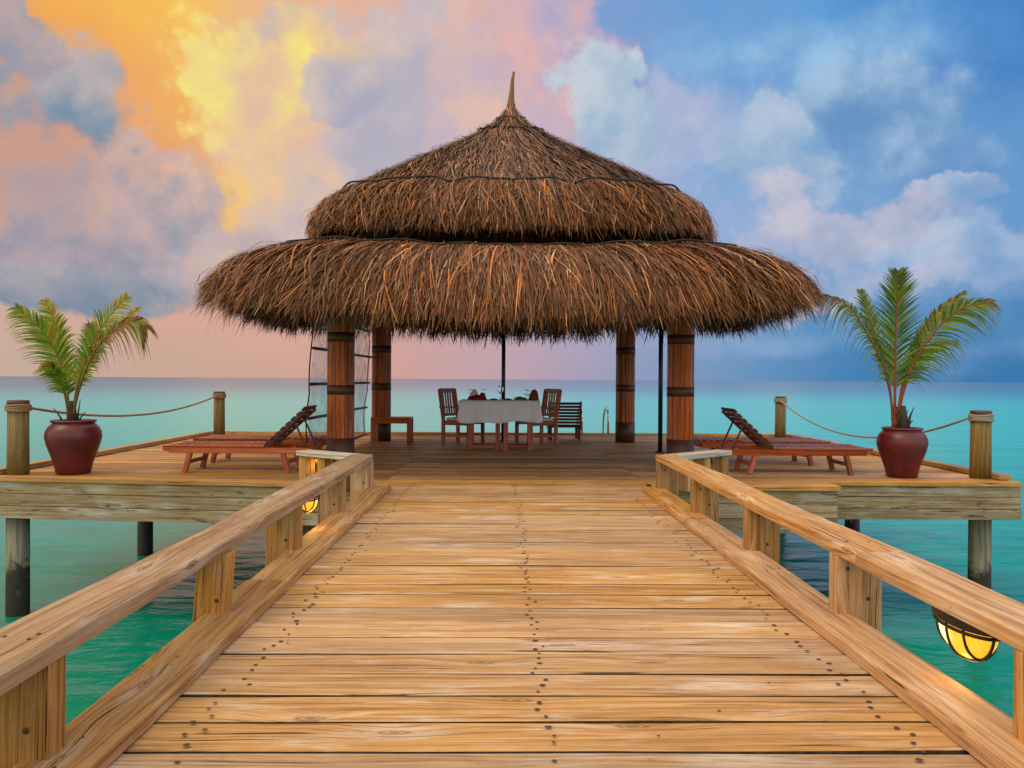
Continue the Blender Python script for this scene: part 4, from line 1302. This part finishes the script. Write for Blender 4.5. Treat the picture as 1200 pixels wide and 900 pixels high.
# table: two leg frames under one top
TX, TY, TZ = -.03, 12.66, .80
tb = empty('dining_table', (TX, TY, 0))
tag(tb, 'red wooden dining table under a white cloth, beneath the thatched roof', 'table')
b = MB(); b.box((0, 0, TZ-.02), (1.24, .74, .035)); b.build('tabletop', M['teak'], tb, bevel=.004)
for (xa, xb) in ((-.47, -.03), (.10, .50)):
    for sy in (-1, 1):
        for x_ in (xa, xb):
            b = MB(); b.box((x_, sy*.26, .381), (.075, .075, .762)); b.build('leg', M['teak'], tb, bevel=.006)
        b = MB(); b.box(((xa+xb)/2, sy*.26, .055), (xb-xa-.075, .03, .045)); b.build('stretcher', M['teak'], tb)
        b = MB(); b.box(((xa+xb)/2, sy*.26, .72), (xb-xa-.075, .03, .08)); b.build('apron', M['teak'], tb)
    for x_ in (xa, xb):
        b = MB(); b.box((x_, 0, .13), (.03, .445, .045)); b.build('stretcher', M['teak'], tb)
# cloth: drooping skirt with folds, lying over the top
cl = MB()
nx_, hz = 160, 9
hw, hd = .655, .40
def perim(u):
    per = [(hw*2), (hd*2), (hw*2), (hd*2)]
    d = u*sum(per)
    if d < per[0]: return (-hw+d, -hd, 0, -1)
    d -= per[0]
    if d < per[1]: return (hw, -hd+d, 1, 0)
    d -= per[1]
    if d < per[2]: return (hw-d, hd, 0, 1)
    d -= per[2]
    return (-hw, hd-d, -1, 0)
V = []
for j in range(hz+1):
    f = j/hz
    for i in range(nx_):
        x_, y_, nx2, ny2 = perim(i/nx_)
        fold = (math.sin(i*.55)+.6*math.sin(i*.93+1)+.35*math.sin(i*1.7))*.028*f**.7
        if 20 < i < 40: fold *= .35
        o_ = -.012*(1-f)+.012*f+fold
        zd = TZ+.004-.345*f-(.012*math.sin(i*.31)+.012*math.sin(i*.12))*f
        if j == 0: zd = TZ+.004; o_ = -.02
        V.append((x_+nx2*o_, y_+ny2*o_, zd))
F = [(j*nx_+i, (j+1)*nx_+i, (j+1)*nx_+(i+1) % nx_, j*nx_+(i+1) % nx_) for j in range(hz) for i in range(nx_)]
F.append(tuple(range(nx_)))
cl.add(V, F, [[(0, 0)]*len(q) for q in F], .5, 0, True)
clo = cl.build('tablecloth', M['cloth']); clo.location = (TX, TY, 0)
sm = clo.modifiers.new('thickness', 'SOLIDIFY'); sm.thickness = .004; sm.offset = 1
tag(clo, 'white tablecloth hanging in folds over the dining table', 'tablecloth')

TT = TZ+.009
def blob(name, m, c, sx, sy, sz, seed, parent=None, amp=.16, n=16, half=True):
    b = MB(); q = random.Random(seed)
    ph = [q.random()*6 for _ in range(6)]
    V = []; rows = 8
    for j in range(rows+1):
        el = (math.pi/2*j/rows) if half else (-math.pi/2+math.pi*j/rows)
        for i in range(n):
            a = 2*math.pi*i/n
            k = 1+amp*(math.sin(3*a+ph[0])*math.cos(el)+.6*math.sin(5*a+ph[1]+el*3)+.5*math.sin(2*a+ph[2]+el*4))*.6
            V.append((math.cos(a)*math.cos(el)*sx*k, math.sin(a)*math.cos(el)*sy*k, math.sin(el)*sz*k))
    F = [(j*n+i, j*n+(i+1) % n, (j+1)*n+(i+1) % n, (j+1)*n+i) for j in range(rows) for i in range(n)]
    F.append(tuple(range(n-1, -1, -1)))
    b.add(V, F, [[(0, 0)]*len(f_) for f_ in F], .5, 0, True)
    o = b.build(name, m, parent)
    o.location = c
    return o
na = blob('red_napkin_bundle', M['redcloth'], (-.42, 12.55, TT), .15, .11, .085, 1)
tag(na, 'dark red napkin bundle with a pale folded cone at the left of the table', 'napkin')
blob('folded_cone', M['whitenap'], (-.03, .03, .05), .065, .055, .125, 2, na, .08)
blob('red_fold', M['redcloth'], (.10, .0, .0), .07, .07, .11, 3, na, .2)
gl_ = empty('leafy_garnish', (.30, 12.6, TT))
tag(gl_, 'heap of green leaves on the right of the white tablecloth', 'leaves')
blob('leaf_heap', M['greenleaf'], (0, 0, 0), .10, .08, .052, 4, gl_, .3)
q_ = MB()
for k in range(26):
    a = rng.random()*6.28; d_ = Vector((math.cos(a)*.10, math.sin(a)*.08, rng.uniform(.01, .05))); t_ = Vector((math.cos(a), math.sin(a), rng.uniform(0, .8))).normalized()
    s_ = t_.cross(Vector((0, 0, 1))).normalized()*.014
    p0 = d_*.6; q_.add([p0, p0+t_*.035+s_, p0+t_*.075, p0+t_*.035-s_], [(0, 1, 2, 3)], [[(0, 0)]*4])
q_.build('leaf', M['greenleaf'], gl_)
bn2 = blob('brown_napkin', M['brownnap'], (.535, 12.60, TT), .085, .06, .17, 6, None, .12)
tag(bn2, 'rust brown folded napkin standing at the right end of the table', 'napkin')
def dish(x, y, label, seed):
    d_ = empty('small_plant_dish', (x, y, TT)); tag(d_, label, 'dish')
    b = MB(); b.lathe([(.001, 0), (.05, 0), (.07, .018), (.066, .02), (.05, .006), (.001, .006)], n=24, r=.5); b.build('saucer', M['black'], d_)
    blob('leaf_heap', M['greenleaf'], (0, 0, .006), .045, .04, .022, seed, d_, .3)
dish(-.13, 12.52, 'small dark dish of greenery left of the centre pole on the table', 11)
dish(.10, 12.55, 'small dark dish of greenery right of the centre pole on the table', 12)
def goblet(x, y, h, label, grp='glasses on the dining table'):
    g = empty('wine_glass', (x, y, TT)); tag(g, label, 'glass', grp)
    k = h/.17
    b = MB(); b.lathe([(.001, 0), (.033*k, .001), (.033*k, .004), (.006*k, .009*k), (.0045*k, .03*k), (.0045*k, .075*k), (.012*k, .083*k), (.030*k, .10*k), (.038*k, .125*k), (.035*k, .155*k), (.032*k, .17*k),
                   (.030*k, .17*k), (.033*k, .155*k), (.036*k, .125*k), (.028*k, .102*k), (.001, .088*k)], n=24, r=.5)
    b.build('bowl_and_stem', M['glass'], g)
goblet(-.02, 12.50, .23, 'tall clear wine glass in the middle of the table')
goblet(-.52, 12.78, .17, 'clear wine glass at the left behind the red napkin bundle')
goblet(-.30, 12.80, .17, 'clear wine glass between the red napkin bundle and the middle of the table')
goblet(.43, 12.50, .16, 'clear wine glass beside the rust brown napkin')
goblet(.40, 12.86, .17, 'clear wine glass at the far right edge of the table behind the other glasses')

# slatted low chair behind the right armchair
sc_ = empty('slatted_deck_chair', (1.20, 14.72, 0))
tag(sc_, 'dark wooden slatted low chair seen behind the right armchair near the far edge', 'chair')
b = MB()
for k in range(8):
    f = k/7
    b.box((.03*0, -.0-.22*(f)*-1*0+(-.20-.10*f), .28+.42*f), (.62, .016, .045), rx(R(12)))
for sx in (-1, 1): b.bar((sx*.29, -.185, .24), (sx*.29, -.285, .74), .04, .03, upv=(1, 0, 0))
b.build('backrest', M['darkteak'], sc_)
b = MB()
for k in range(7): b.box((0, -.16+.075*k, .25), (.62, .055, .018))
for sx in (-1, 1): b.box((sx*.30, .08, .22), (.035, .58, .05))
b.build('seat', M['darkteak'], sc_)
for sx in (-1, 1):
    for yy in (-.18, .34):
        b = MB(); b.box((sx*.27, yy, .12), (.05, .05, .24)); b.build('leg', M['darkteak'], sc_)

# boarding ladder handles
ld = empty('swim_ladder', (1.86, 15.6, 0))
tag(ld, 'polished steel swim ladder with two hoop handles at the far edge of the platform', 'ladder')
for sx in (-1, 1):
    b = MB()
    px_ = sx*.265
    b.tube([(px_+.02, -.18, .062), (px_+.02, -.17, .35), (px_+.015, -.14, .52), (px_+.0, -.03, .60), (px_-.02, .09, .52), (px_-.03, .16, .35), (px_-.03, .20, 0), (px_-.03, .22, -2.2)], .022, 12)
    b.build('handrail', M['chrome'], ld)
for z in (-.5, -.8, -1.1, -1.4):
    b = MB(); b.box((-.03, .215, z), (.55, .08, .03)); b.build('rung', M['chrome'], ld)

# render defaults
sc.render.engine = 'CYCLES'
